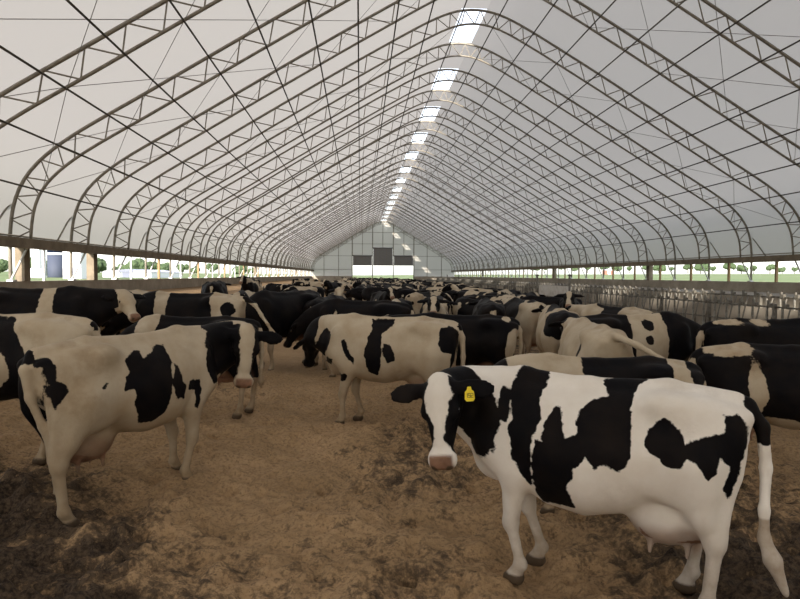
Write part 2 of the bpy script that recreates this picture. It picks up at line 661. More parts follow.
def cow_mesh(name, G, coat, material):
    me = bpy.data.meshes.new(name)
    v, f = G['v'], G['f']
    me.vertices.add(len(v)); me.vertices.foreach_set('co', v.ravel())
    me.loops.add(len(f) * 4); me.loops.foreach_set('vertex_index', f.ravel())
    me.polygons.add(len(f))
    me.polygons.foreach_set('loop_start', np.arange(len(f)) * 4)
    me.polygons.foreach_set('loop_total', np.full(len(f), 4))
    me.update(calc_edges=True)
    me.polygons.foreach_set('use_smooth', np.ones(len(f), bool))
    for nm, a in zip(('coat', 'skin', 'hoof', 'dirt'), cow_attrs(G, coat)):
        at = me.attributes.new(nm, 'FLOAT', 'POINT')
        at.data.foreach_set('value', np.ascontiguousarray(a, dtype=np.float32))
    me.materials.append(material)
    return me


def coat_material(name, white, tint, dirt_amt):
    m = bpy.data.materials.new(name)
    m.use_nodes = True
    t = m.node_tree; N = t.nodes; Lk = t.links
    b = N['Principled BSDF']
    tc = N.new('ShaderNodeTexCoord')

    def attr(n):
        a = N.new('ShaderNodeAttribute'); a.attribute_name = n
        return a.outputs['Fac']

    def noise(scale, det=4, rough=.6):
        n = N.new('ShaderNodeTexNoise')
        n.inputs['Scale'].default_value = scale; n.inputs['Detail'].default_value = det; n.inputs['Roughness'].default_value = rough
        Lk.new(tc.outputs['Object'], n.inputs['Vector'])
        return n.outputs['Fac']

    def math_(op, a, b_=None, c=None):
        n = N.new('ShaderNodeMath'); n.operation = op
        for i, q in enumerate((a, b_, c)):
            if q is None: continue
            if isinstance(q, (int, float)): n.inputs[i].default_value = q
            else: Lk.new(q, n.inputs[i])
        return n.outputs[0]

    def rng(v, a, b_, c=0.0, d=1.0):
        n = N.new('ShaderNodeMapRange')
        for i, q in enumerate((a, b_, c, d)): n.inputs[i + 1].default_value = q
        Lk.new(v, n.inputs[0])
        return n.outputs[0]

    def mix(fac, a, b_):
        n = N.new('ShaderNodeMix'); n.data_type = 'RGBA'
        if isinstance(fac, (int, float)): n.inputs['Factor'].default_value = fac
        else: Lk.new(fac, n.inputs['Factor'])
        for k, q in (('A', a), ('B', b_)):
            if isinstance(q, tuple): n.inputs[k].default_value = (*q, 1)
            else: Lk.new(q, n.inputs[k])
        return n.outputs['Result']
    edge = math_('MULTIPLY_ADD', math_('SUBTRACT', noise(9, 5), .5), .085, attr('coat'))
    black = rng(edge, -.004, .004)
    wcol = mix(rng(noise(2.2, 5), .4, .72), white, tint)
    grime = math_('MULTIPLY', rng(noise(6, 6, .7), .45, .75), rng(noise(1.3, 2), .45, .62))
    wcol = mix(math_('MULTIPLY', grime, dirt_amt), wcol, (.20, .13, .07))
    wcol = mix(math_('MULTIPLY', attr('dirt'), rng(noise(5, 5), .25, .65, .25, .85)), wcol, (.23, .155, .085))
    bcol = mix(rng(noise(3, 3), .4, .8), (.004, .0038, .0048), (.014, .010, .008))
    col = mix(black, wcol, bcol)
    col = mix(attr('skin'), col, mix(rng(noise(8, 3), .3, .7), (.30, .17, .11), (.16, .09, .06)))
    col = mix(attr('hoof'), col, (.085, .06, .04))
    Lk.new(col, b.inputs['Base Color'])
    b.inputs['Roughness'].default_value = .55
    b.inputs['Specular IOR Level'].default_value = .06
    bp = N.new('ShaderNodeBump')
    bp.inputs['Strength'].default_value = .35; bp.inputs['Distance'].default_value = .006
    hn = math_('ADD', noise(60, 3), math_('MULTIPLY', noise(7, 3), 2.0))
    Lk.new(hn, bp.inputs['Height'])
    Lk.new(bp.outputs['Normal'], b.inputs['Normal'])
    return m


M_COAT = coat_material('black_and_white_coat', (.48, .405, .30), (.37, .285, .185), .6)
M_COAT_CLEAN_FLASH = coat_material('clean_flashlit_black_and_white_coat', (.78, .735, .67), (.66, .60, .52), .25)  # less dirty coat, its white also raised in colour to stand for camera flash
M_EYE = mat('dark_wet_eye', (.008, .006, .005), .08, spec=.8)
M_TAG = mat('yellow_ear_tag', (.80, .62, .02), .45)
M_INK = mat('black_tag_ink', (.02, .02, .02), .6)
M_TAGW = mat('pale_ear_tag', (.7, .7, .66), .5)
M_COLLAR = mat('blue_neck_strap', (.02, .06, .22), .6)
_eye = MB().lathe([(.004, -.0215), (.014, -.017), (.021, -.006), (.021, .006), (.014, .017), (.004, .0215)], seg=12).mesh('eye', M_EYE)


def tag_mesh(m):
    b = MB()
    pts = [(-.012, .02), (.012, .02), (.016, 0), (.030, -.012), (.034, -.06), (.022, -.075), (-.022, -.075), (-.034, -.06), (-.030, -.012), (-.016, 0)]
    n = len(pts)
    for yy in (-.0015, .0015):
        for p in pts: b.v.append((p[0], yy, p[1]))
    b.f.append(list(range(n))); b.f.append([n + i for i in range(n)][::-1])
    for i in range(n): b.f.append([i, i + n, (i + 1) % n + n, (i + 1) % n])
    b.s = [False] * len(b.f)
    return b.mesh('ear_tag', m)


_tagY, _tagW = tag_mesh(M_TAG), tag_mesh(M_TAGW)


def add_face_parts(o, G, tags=((-1, 'y'),), eyes=True):
    h = G['hs']
    Mx = Matrix((G['S'], -G['U'] * -1, G['F'])).transposed()   # columns: side, up, forward
    pos = lambda a, b, c: Vector(G['poll'] + G['F'] * a * h + G['S'] * b * h + G['U'] * c * h)
    if eyes:
        for q in (1, -1):
            e = link('eye', _eye, o)
            e.location = pos(.185, q * .110, -.048)
            e.scale = (h, h, h)
    for q, kind in tags:
        t = link('ear_tag', _tagY if kind == 'y' else _tagW, o)
        side = Vector(G['S']) * q
        F_, U_ = Vector(G['F']), Vector(G['U'])
        # plate hangs below the ear with its face turned the way the face looks
        zc = (-F_ * .9 + U_ * .1).normalized() if G.get('tag_up') is None else Vector(G['tag_up']).normalized()
        yc = (U_ - zc * U_.dot(zc)).normalized()
        xc = yc.cross(zc)
        Mr = Matrix((xc, yc, zc)).transposed().to_4x4()
        t.matrix_local = Matrix.Translation(pos(.07, q * .20, -.018)) @ Mr @ Matrix.Scale(G.get('tag_scale', 1.0), 4)
        if kind == 'y' and G.get('digits'):
            for i, d in enumerate(G['digits']):
                dm = digit(d)
                k = link('tag_digit', dm, t)
                k.location = (.0265 - i * .019, .0025, -.05)


SEGS = {'0': 'abcdef', '1': 'bc', '2': 'abged', '3': 'abgcd', '4': 'fgbc', '5': 'afgcd', '6': 'afgedc', '7': 'abc', '8': 'abcdefg', '9': 'abcdfg'}


def digit(ch, w=.013, hgt=.026, t=.003):
    b = MB()
    P = {'a': ((0, hgt), (w, hgt)), 'b': ((w, hgt), (w, hgt / 2)), 'c': ((w, hgt / 2), (w, 0)), 'd': ((0, 0), (w, 0)),
         'e': ((0, 0), (0, hgt / 2)), 'f': ((0, hgt / 2), (0, hgt)), 'g': ((0, hgt / 2), (w, hgt / 2))}
    for k in SEGS[ch]:
        (x0, z0), (x1, z1) = P[k]
        b.box(-max(x0, x1) - t / 2, -min(x0, x1) + t / 2, 0, .0012, min(z0, z1) - t / 2, max(z0, z1) + t / 2)
    return b.mesh('tag_digit', M_INK)

# ------------------------------------------------------------------ structure: fabric roof, walls, gables, bedding
def membrane_material(name, col, refl=.45, thin=.43):
    m = bpy.data.materials.new(name)
    m.use_nodes = True
    t = m.node_tree; N = t.nodes; Lk = t.links
    N.remove(N['Principled BSDF'])
    out = N['Material Output']
    d = N.new('ShaderNodeBsdfDiffuse'); tr = N.new('ShaderNodeBsdfTranslucent'); mx = N.new('ShaderNodeMixShader')
    tc = N.new('ShaderNodeTexCoord'); n = N.new('ShaderNodeTexNoise'); n.inputs['Scale'].default_value = .35; n.inputs['Detail'].default_value = 4
    Lk.new(tc.outputs['Object'], n.inputs['Vector'])
    c = N.new('ShaderNodeMix'); c.data_type = 'RGBA'
    c.inputs['A'].default_value = (*col, 1); c.inputs['B'].default_value = (*[q * .9 for q in col], 1)
    Lk.new(n.outputs['Fac'], c.inputs['Factor'])
    Lk.new(c.outputs['Result'], d.inputs['Color'])
    tr.inputs['Color'].default_value = (*[q * thin for q in col], 1)
    mx.inputs[0].default_value = 1 - refl
    Lk.new(d.outputs[0], mx.inputs[1]); Lk.new(tr.outputs[0], mx.inputs[2])
    Lk.new(mx.outputs[0], out.inputs['Surface'])
    return m


def clear_material():
    m = bpy.data.materials.new('clear_vinyl')
    m.use_nodes = True
    t = m.node_tree; N = t.nodes; Lk = t.links
    N.remove(N['Principled BSDF'])
    a = N.new('ShaderNodeBsdfTransparent'); a.inputs['Color'].default_value = (.95, .95, .95, 1)
    b = N.new('ShaderNodeBsdfTranslucent'); b.inputs['Color'].default_value = (.95, .95, .95, 1)
    mx = N.new('ShaderNodeMixShader'); mx.inputs[0].default_value = .12
    Lk.new(a.outputs[0], mx.inputs[1]); Lk.new(b.outputs[0], mx.inputs[2]); Lk.new(mx.outputs[0], N['Material Output'].inputs['Surface'])
    return m


M_FAB = membrane_material('white_roof_fabric', (.82, .79, .755), .48)
M_GAB = membrane_material('white_gable_fabric', (.80, .76, .70), .4, .5)
M_CLEAR = clear_material()
M_STEEL = mat('weathered_steel_tube', (.29, .265, .22), .5, .15, noise=((.18, .16, .13), 6, .4, .7))
M_DARKSTEEL = mat('dark_purlin_tube', (.075, .07, .06), .5, .3)
M_GALV = mat('galvanised_steel', (.20, .19, .165), .6, .2, noise=((.10, .085, .06), 5, .42, .68))
M_WHITESTEEL = mat('pale_painted_steel', (.55, .56, .55), .5, .1)
M_DUSTY = mat('dusty_zinc_bar', (.33, .33, .30), .55, .2, noise=((.15, .13, .10), 4, .4, .65))
M_CONC = mat('weathered_concrete', (.36, .32, .26), .9, noise=((.23, .20, .16), 1.3, .35, .7), bump=(20, .3, .01))
M_WOOD = mat('weathered_timber', (.22, .18, .13), .85, noise=((.13, .105, .075), 3, .35, .7), bump=(30, .3, .006))
M_POSTWOOD = mat('amber_timber', (.30, .20, .10), .8, noise=((.20, .14, .08), 3, .35, .7))
M_PANEL = mat('grey_curtain_slats', (.24, .24, .24), .7)
M_BOARD = mat('white_board', (.62, .60, .56), .7, noise=((.42, .38, .32), 3, .45, .75))
M_CABLE = mat('thin_steel_cable', (.2, .19, .175), .5, .5)

# fabric: the strip either side of the ridge is left open in every second bay for a clear panel
SKH = 0.52


def sheet(y0, y1, pts, mb, ny=1):
    n = len(mb.v)
    for j in range(ny + 1):
        y = y0 + (y1 - y0) * j / ny
        for p in pts: mb.v.append((p.x, y, p.z))
    w = len(pts)
    for j in range(ny):
        for i in range(w - 1):
            a = n + j * w + i
            mb.f.append([a, a + 1, a + w + 1, a + w]); mb.s.append(True)


lo = [p for p in SKIN if p.x < XC - SKH] + [Vector((XC - SKH, 0, SKIN[len(SKIN) // 2].z - .012))]
hi = [Vector((2 * XC - p.x, 0, p.z)) for p in reversed(lo)]
midp = [lo[-1], Vector((XC, 0, SKIN[len(SKIN) // 2].z)), hi[0]]
roof = MB()
sheet(YBACK - .1, YEND + .12, lo, roof, 40)
sheet(YBACK - .1, YEND + .12, hi, roof, 40)
nwin = 0
for k in range(-11, 29):
    y0, y1 = Y0 + k * BAY, Y0 + (k + 1) * BAY
    if k % 2 == 0:
        nwin += 1
        w = MB()
        sheet(y0 + .03, y1 - .03, midp, w)
        struct(w.build('window_%d' % nwin, M_CLEAR))
    else:
        sheet(y0, y1, midp, roof)
struct(roof.build('ceiling', M_FAB))

# side walls: concrete curb, eave beam
for side, X, sg in (('left', XL, -1), ('right', XR, 1)):
    b = MB()
    xa, xb = sorted((X - sg * .10, X + sg * .16))
    y = YBACK
    while y < YEND - .01:                       # cast in 3.66 m lengths with a thin joint between them
        b.box(xa, xb, y + .008, y + BAY - .008, -.4, CURB)
        b.box(xa + .01, xb - .01, y - .008, y + .008, -.4, CURB - .01)
        y += BAY
    struct(b.build('wall_' + side, M_CONC))
    b = MB()
    b.box(*sorted((X - sg * .60, X + sg * .10)), YBACK, YEND, EAVE - .10, EAVE + .03)
    b.box(*sorted((X - sg * .66, X - sg * .58)), YBACK, YEND, EAVE - .22, EAVE + .06)
    struct(b.build('trim_1' if sg < 0 else 'trim_2', M_WOOD))
    # fabric hem pipe above the beam
    b = MB()
    b.tube([(X - sg * .04, YBACK, EAVE + .16), (X - sg * .04, YEND, EAVE + .16)], .03)
    struct(b.build('trim_3' if sg < 0 else 'trim_4', M_STEEL))


def roof_z(x):
    for a, b in zip(SKIN, SKIN[1:]):
        if a.x <= x <= b.x and b.x > a.x:
            return a.z + (b.z - a.z) * (x - a.x) / (b.x - a.x)
    return EAVE


DX = [-1.59, 2.45, 6.60, 10.72]
DT = [5.9, 7.45, 5.9]


def gable(name, yy, doors):
    b = MB()

    def strip(x0, x1, zb):
        n = max(1, int((x1 - x0) / .35)); q = len(b.v)
        for i in range(n + 1):
            x = x0 + (x1 - x0) * i / n
            b.v.append((x, yy, zb)); b.v.append((x, yy, max(zb, roof_z(x) + .01)))
        for i in range(n):
            b.f.append([q + 2 * i, q + 2 * i + 2, q + 2 * i + 3, q + 2 * i + 1]); b.s.append(False)
    if doors:
        strip(XL - .05, DX[0], CURB - .05)
        for i in range(3): strip(DX[i], DX[i + 1], DT[i])
        strip(DX[3], XR + .05, CURB - .05)
    else:
        strip(XL - .05, XR + .05, -.3)
    return struct(b.build(name, M_GAB))


gable('wall_far', YEND + .05, True)
gable('wall_back', YBACK - .05, False)
b = MB()
b.box(XL, DX[0], YEND - .1, YEND + .25, -.4, CURB); b.box(DX[3], XR, YEND - .1, YEND + .25, -.4, CURB)
struct(b.build('wall_far_curb', M_CONC))

# bedding: one ground surface, fine where the camera stands, coarse far off
def graded(a, b, fine0, fine1, f, c):
    out = list(np.arange(fine0, fine1 + 1e-6, f))
    s = f; x = out[-1]
    while x < b:
        s = min(s * 1.12, c); x += s; out.append(min(x, b))
    s = f; x = out[0]
    while x > a:
        s = min(s * 1.12, c); x -= s; out.insert(0, max(x, a))
    return np.array(out)


gx = graded(XL + .1, XR - .1, -4.2, 4.4, .032, .5)
gy = graded(YBACK, YEND + .2, 2.4, 10.5, .032, .8)
GX, GY = np.meshgrid(gx, gy, indexing='ij')
Hh = ground_h(GX, GY)
rough = fbm(GX * .9, GY * .9, 0, 11, 3) - .5
n1 = fbm(GX * 3.1 + 9, GY * 3.1, 0, 21, 4) - .5
n2 = fbm(GX * 11, GY * 11, 0, 31, 3) - .5


def blob(cx, cy, rx, ry, a=0.0):
    dx, dy = GX - cx, GY - cy
    c, s = math.cos(a), math.sin(a)
    return np.exp(-(((dx * c + dy * s) / rx) ** 2 + ((-dx * s + dy * c) / ry) ** 2))


# trampled muck: bottom left of the track, beside the cows and under the herd
muck = 1.2 * blob(-2.3, 3.7, 2.0, 1.5, .3) + .5 * blob(-1.1, 3.2, .9, .5) + .9 * blob(-3.4, 5.4, 1.5, 1.3) + 1.1 * blob(2.9, 3.4, 1.3, 1.5) + .75 * blob(.5, 6.7, .9, 2.0, -.35) \
    + .55 * blob(.35, 4.0, .55, .8, -.3) + .45 * blob(-.9, 3.0, .8, .5) + .8 * blob(3.2, 6.5, 1.6, 2.4)
muck = muck - .35 * blob(-.8, 5.0, 1.6, 2.6, .2) + .75 * sm(10, 15, GY) * sm(-1.5, 1.0, GX) + .25 * blob(-2, 9.5, 1.0, 1.5)
mm = np.clip(muck, 0, 1.2)
# hoof prints: pits on a jittered grid
pit = np.zeros_like(Hh)
rng_ = np.random.RandomState(3)
for _ in range(900):
    cx, cy = rng_.uniform(-4.2, 4.4), rng_.uniform(2.5, 10.5)
    r = rng_.uniform(.05, .085)
    i0, i1 = np.searchsorted(gx, (cx - .2, cx + .2)); j0, j1 = np.searchsorted(gy, (cy - .2, cy + .2))
    if i1 <= i0 or j1 <= j0: continue
    q = ((GX[i0:i1, j0:j1] - cx) ** 2 + (GY[i0:i1, j0:j1] - cy) ** 2) / r ** 2
    pit[i0:i1, j0:j1] += (-.035 * np.exp(-q * 1.2) + .018 * np.exp(-(np.sqrt(q) - 1.5) ** 2 * 3)) * rng_.uniform(.4, 1.2)
near = sm(16, 9, GY)
Z = Hh + rough * .16 * near + n1 * (.21 + .12 * mm) * near + n2 * (.045 + .06 * mm) * near + pit * (1.0 + .8 * mm)
# ridges pushed up across the muck
Z = Z + .05 * mm * near * np.abs(np.sin(GX * 1.6 + GY * 9.5 + 3 * n1)) * sm(.25, .9, muck)
Z = Z - .02
flo = MB()
nx, ny = len(gx), len(gy)
verts = np.stack([GX, GY, Z], -1).reshape(-1, 3)
me = bpy.data.meshes.new('floor')
idx = np.arange(nx * ny).reshape(nx, ny)
F = np.stack([idx[:-1, :-1], idx[1:, :-1], idx[1:, 1:], idx[:-1, 1:]], -1).reshape(-1, 4)
me.vertices.add(len(verts)); me.vertices.foreach_set('co', verts.ravel())
me.loops.add(F.size); me.loops.foreach_set('vertex_index', F.ravel())
me.polygons.add(len(F)); me.polygons.foreach_set('loop_start', np.arange(len(F)) * 4); me.polygons.foreach_set('loop_total', np.full(len(F), 4))
me.update(calc_edges=True)
me.polygons.foreach_set('use_smooth', np.ones(len(F), bool))
at_ = me.attributes.new('muck', 'FLOAT', 'POINT')
at_.data.foreach_set('value', muck.ravel().astype(np.float32))
m = bpy.data.materials.new('bedding')
m.use_nodes = True
t = m.node_tree; N = t.nodes; Lk = t.links
bs = N['Principled BSDF']
tc = N.new('ShaderNodeTexCoord')


def _noise(sc, det=6, ro=.65):
    n = N.new('ShaderNodeTexNoise'); n.inputs['Scale'].default_value = sc; n.inputs['Detail'].default_value = det; n.inputs['Roughness'].default_value = ro
    Lk.new(tc.outputs['Object'], n.inputs['Vector'])
    return n.outputs['Fac']


def _m(op, a, b_=0.0, c=None):
    n = N.new('ShaderNodeMath'); n.operation = op
    for i, q in enumerate((a, b_, c)):
        if q is None: continue
        if isinstance(q, (int, float)): n.inputs[i].default_value = q
        else: Lk.new(q, n.inputs[i])
    return n.outputs[0]


def _mix(f, a, b_):
    n = N.new('ShaderNodeMix'); n.data_type = 'RGBA'
    Lk.new(f, n.inputs['Factor'])
    for k, q in (('A', a), ('B', b_)):
        if isinstance(q, tuple): n.inputs[k].default_value = (*q, 1)
        else: Lk.new(q, n.inputs[k])
    return n.outputs['Result']


def _rng(v, a, b_, c=0., d=1.):
    n = N.new('ShaderNodeMapRange')
    for i, q in enumerate((a, b_, c, d)): n.inputs[i + 1].default_value = q
    Lk.new(v, n.inputs[0])
    return n.outputs[0]


av = N.new('ShaderNodeAttribute'); av.attribute_name = 'muck'
big, med, fine = _noise(1.1), _noise(4.5), _noise(26, 5, .7)
msk = _m('ADD', _m('MULTIPLY', av.outputs['Fac'], .62), _m('ADD', _m('MULTIPLY', _m('SUBTRACT', med, .5), 1.5), _m('MULTIPLY', _m('SUBTRACT', fine, .5), .9)))
mk = _rng(msk, .26, .56)
tan = _mix(_rng(big, .35, .65), (.43, .285, .155), (.32, .21, .11))
tan = _mix(_rng(fine, .45, .72), tan, (.17, .11, .06))
drk = _mix(_rng(fine, .40, .62), (.020, .014, .010), (.105, .072, .045))
speck = _rng(_noise(55, 2, .5), .66, .72)
col = _mix(mk, tan, drk)
col = _mix(_m('MULTIPLY', speck, .7), col, (.045, .03, .018))
Lk.new(col, bs.inputs['Base Color'])
bs.inputs['Roughness'].default_value = .9
bs.inputs['Specular IOR Level'].default_value = .2
bp = N.new('ShaderNodeBump'); bp.inputs['Strength'].default_value = .7; bp.inputs['Distance'].default_value = .03
Lk.new(_m('ADD', _noise(18, 6, .7), _m('MULTIPLY', _noise(70, 3), .35)), bp.inputs['Height'])
Lk.new(bp.outputs['Normal'], bs.inputs['Normal'])
me.materials.append(m)
struct(link('floor', me))

# raised feed lane on the right behind the feed barriers
b = MB()
b.box(14.9, 15.6, YBACK, YEND, -.3, .95)
b.box(15.6, XR - .1, YBACK, YEND, -.3, 1.38)
struct(b.build('floor_feed_lane', M_CONC))

# ------------------------------------------------------------------ outside ground
def outside():
    xs = np.concatenate([-np.geomspace(1500, 10, 26), np.linspace(-9, 18, 4), np.geomspace(19, 1500, 28)])
    ys = np.concatenate([-np.geomspace(400, 30, 8), np.linspace(-20, 130, 12), np.geomspace(135, 2500, 20)])
    v = []
    for x in xs:
        for y in ys:
            d = max(0, x - 20, -12 - x) 
            v.append((x, y, (.35 + 9.0 * (1 - math.exp(-d / 500.0))) if x > 0 else (.45 + 6.5 * (1 - math.exp(-d / 500.0)))))
    nyy = len(ys)
    f = [[i * nyy + j, (i + 1) * nyy + j, (i + 1) * nyy + j + 1, i * nyy + j + 1] for i in range(len(xs) - 1) for j in range(nyy - 1)]
    v = [(x, y, z if (x < XL - .3 or x > XR + .3 or y > YEND + .4 or y < YBACK - .4) else -.6) for x, y, z in v]
    me = bpy.data.meshes.new('field'); me.from_pydata(v, [], f)
    me.materials.append(mat('pasture', (.10, .15, .05), .9, noise=((.17, .20, .08), .05, .35, .7)))
    return struct(link('ground_field', me))


outside()

# ------------------------------------------------------------------ hoop trusses
def truss_parts():
    o_ = PROF; i_ = INNER
    oc = MB().tube([(XL, 0, CURB)] + [tuple(p) for p in o_] + [(XR, 0, CURB)], .048, 6)
    ic = MB().tube([tuple(p) for p in i_], .041, 6)
    oo = resample(o_, 1.06); n = len(oo)
    web = MB()
    tt = [0.0]
    # closer lacing round the knees and the crown
    s = 0.0
    tot = sum((b - a).length for a, b in zip(o_, o_[1:]))
    while s < tot - .35:
        u = min(s, tot - s)
        st = .62 if u < 3.4 or abs(s - tot / 2) < 2.4 else 1.06
        s += st
        tt.append(min(s / tot, 1.0))
    O = resample(o_, .05)

    def outer(t):
        return O[min(len(O) - 1, max(0, int(round(t * (len(O) - 1)))))]
    OI = offset_line(O, .56)

    def lower(t):
        return OI[min(len(OI) - 1, max(0, int(round(t * (len(OI) - 1)))))]
    for a, b in zip(tt, tt[1:]):
        pa, pb = outer(a), outer(b)
        q0 = lower(a - (b - a) * .43)
        web.tube([tuple(pa), tuple(q0)], .021, 5, False)
        web.tube([tuple(pa), tuple(lower(a + (b - a) * .57))], .021, 5, False)
    return oc.mesh('outer_chord', M_STEEL), ic.mesh('inner_chord', M_STEEL), web.mesh('web_lattice', M_STEEL)


_oc, _ic, _wb = truss_parts()
# braces of one truss foot
_br = {}
for sg, X in ((-1, XL), (1, XR)):
    _br[sg] = (MB().tube([(X - sg * .56, 0, EAVE), (X - sg * .03, -.05, CURB + .02)], .032, 6).mesh('foot_brace', M_WHITESTEEL),
               MB().tube([(X - sg * .02, 0, EAVE + 1.05), (X - sg * .06, -1.15, EAVE + .06)], .030, 6).mesh('knee_brace', M_STEEL),
               MB().box(*sorted((X - sg * .12, X + sg * .06)), -.11, .11, CURB, CURB + .05).mesh('base_plate', M_WHITESTEEL))


def make_truss(y):
    t = empty('hoop_truss', (0, y, 0))
    link('outer_chord', _oc, t); link('inner_chord', _ic, t); link('web_lattice', _wb, t)
    for sg in (-1, 1):
        for nm, me in zip(('foot_brace', 'knee_brace', 'base_plate'), _br[sg]): link(nm, me, t)
    return t


ORD = ['nearest', 'second', 'third', 'fourth', 'fifth', 'sixth', 'seventh', 'eighth', 'ninth', 'tenth', 'eleventh', 'twelfth']
for i, k in enumerate(range(-4, 30)):
    t = make_truss(Y0 + k * BAY)
    if k < -3: lab = None
    if k <= 4:
        names = {-4: 'hoop truss overhead nearest the camera, out over the top of the photo', -3: 'hoop truss crossing the top corners, second out from the camera',
                 -2: 'hoop truss whose chords cut across both upper corners, third from the camera', -1: 'hoop truss running into the left edge high above the left cows, fourth from the camera',
                 0: 'hoop truss curving down to the side wall at the left edge of the photo', 1: 'hoop truss landing on the left wall just beyond the silo window',
                 2: 'hoop truss carrying the near end of the brightest ridge panel', 3: 'hoop truss at the far end of the brightest ridge panel, its web sunlit',
                 4: 'hoop truss at the near end of the second ridge panel'}
        tag(t, names[k], 'truss', 'hoop trusses down the barn')
    elif k == 29:
        tag(t, 'last hoop truss, standing against the far gable wall', 'truss', 'hoop trusses down the barn')
    elif k <= 10:
        tag(t, '%s hoop truss beyond the near end of the second ridge panel' % ['first', 'second', 'third', 'fourth', 'fifth', 'sixth'][k - 5], 'truss', 'hoop trusses down the barn')
    else:
        tag(t, 'distant hoop truss in the tightly stacked row toward the far gable', 'truss', 'hoop trusses down the barn')

# purlins: long tubes on the inner chords
inn = INNER
Ls = [0.0]
for a, b in zip(inn, inn[1:]): Ls.append(Ls[-1] + (b - a).length)


def inner_at(s):
    j = max(k for k in range(len(Ls)) if Ls[k] <= s); j = min(j, len(inn) - 2)
    t = (s - Ls[j]) / (Ls[j + 1] - Ls[j])
    return inn[j].lerp(inn[j + 1], t)


npur = 11
half = Ls[-1] / 2
step = (half - 1.5 - .75) / (npur - 1)
for sg, side in ((-1, 'left'), (1, 'right')):
    for i in range(npur):
        p = inner_at(1.5 + step * i)
        x = p.x if sg < 0 else 2 * XC - p.x
        b = MB().tube([(0, Y0 - 4 * BAY, 0), (0, YEND, 0)], .025, 6)
        o = b.build('purlin', M_DARKSTEEL)
        o.location = (x, 0, p.z - .05)
        pos = ('lowest' if i == 0 else 'highest, beside the ridge' if i == npur - 1 else '%s up from the eave' % ['', 'second', 'third', 'fourth', 'fifth', 'sixth', 'seventh', 'eighth', 'ninth', 'tenth'][i])
        tag(o, 'dark steel purlin along the %s roof slope, %s' % (side, pos), 'purlin', 'purlins along the roof')

# thin bracing cables crossed over the near bays
for k, which in ((-2, 'third'), (-1, 'fourth'), (0, 'fifth'), (2, 'seventh')):
    y0, y1 = Y0 + k * BAY, Y0 + (k + 1) * BAY
    for sg, side in ((-1, 'left'), (1, 'right')):
        root = empty('cable_bracing', (0, y0, 0))
        for i in (0, 2, 4, 6, 8):
            a, c = inner_at(1.5 + step * i), inner_at(1.5 + step * (i + 2))
            if sg > 0: a, c = Vector((2 * XC - a.x, 0, a.z)), Vector((2 * XC - c.x, 0, c.z))
            MB().tube([(a.x, 0, a.z), (c.x, BAY, c.z)], .008, 4).build('cable', M_CABLE, root)
            MB().tube([(c.x, 0, c.z), (a.x, BAY, a.z)], .008, 4).build('cable', M_CABLE, root)
        tag(root, 'thin crossed bracing cables under the %s slope in the %s bay from the camera' % (side, which), 'cable bracing', 'cable bracing in the near bays')

# posts of the side openings: a timber post between trusses, thick timber columns where beams join
_post = MB().box(-.05, .05, -.05, .05, CURB, EAVE - .08).mesh('wall_post', M_POSTWOOD)
_wpost = MB().box(-.03, .03, -.03, .03, CURB, EAVE - .08).mesh('wall_post', M_WHITESTEEL)
for sg, X, side in ((-1, XL, 'left'), (1, XR, 'right')):
    for k in range(-3, 29):
        y = Y0 + (k + .5) * BAY
        if y < 13: continue
        o = link('wall_post', _post if sg > 0 or k % 2 else _wpost, None, (X, y, 0))
        if k < 3:
            lab = 'slim %s post in the %s wall opening, %s from the photo edge' % ('timber' if sg > 0 or k % 2 else 'pale steel', side, ['first', 'second', 'third', 'fourth', 'fifth', 'sixth'][k + 1])
        else:
            lab = 'slim %s post farther down the open strip on the %s wall' % ('timber' if sg > 0 or k % 2 else 'pale steel', side)
        tag(o, lab, 'post', 'posts in the open strip of the %s wall' % side)
for X, ys in ((XL, (18.6, 23.25, 58.4, 95.0)), (XR, (39.5, 59.4, 95.0))):
    for y in ys:
        c = MB().box(-.13, .13, -.16, .16, 0, EAVE - CURB - .09).build('timber_column', M_WOOD)
        c.location = (X + (.02 if X < 0 else -.02), y, CURB)
        s = 'left' if X < 0 else 'right'
        nm = {18.6: 'thick timber column at the left edge of the photo on the left wall', 23.25: 'thick timber column on the left wall right of the silo',
              39.5: 'thick timber column nearest on the right wall between field views', 59.4: 'thick timber column on the right wall above the white board'}
        tag(c, nm.get(y, 'thick timber column halfway down the %s wall' % s if y < 70 else 'farthest thick timber column on the %s wall' % s), 'column', 'timber columns on the side walls')

# ------------------------------------------------------------------ far gable framing, doors, curtains
for i, x in enumerate([-7.18, -4.3, -1.59, .43, 2.45, 4.5, 6.6, 8.7, 10.72, 13.4, 16.3]):
    zb = CURB if (x < DX[0] - .1 or x > DX[3] + .1) else (0 if i in (2, 4, 6, 8) else (DT[1] if i == 5 else DT[0]))
    big_ = i in (2, 4, 6, 8)
    o = MB().box(-.09 if big_ else -.05, .09 if big_ else .05, -.08, .08, zb, roof_z(x) - .1).build('gable_column', M_STEEL)
    o.location = (x, YEND - .12, 0)
    tag(o, 'steel gable column %s' % ['nearest the left knee of the far wall', 'second from the left on the far wall', 'left of the left doorway', 'above the left door curtain',
        'between the left and middle doorways', 'above the middle door curtain', 'between the middle and right doorways', 'above the right door curtain', 'right of the right doorway',
        'second from the right on the far wall', 'nearest the right knee of the far wall'][i], 'gable column', 'columns of the far gable')
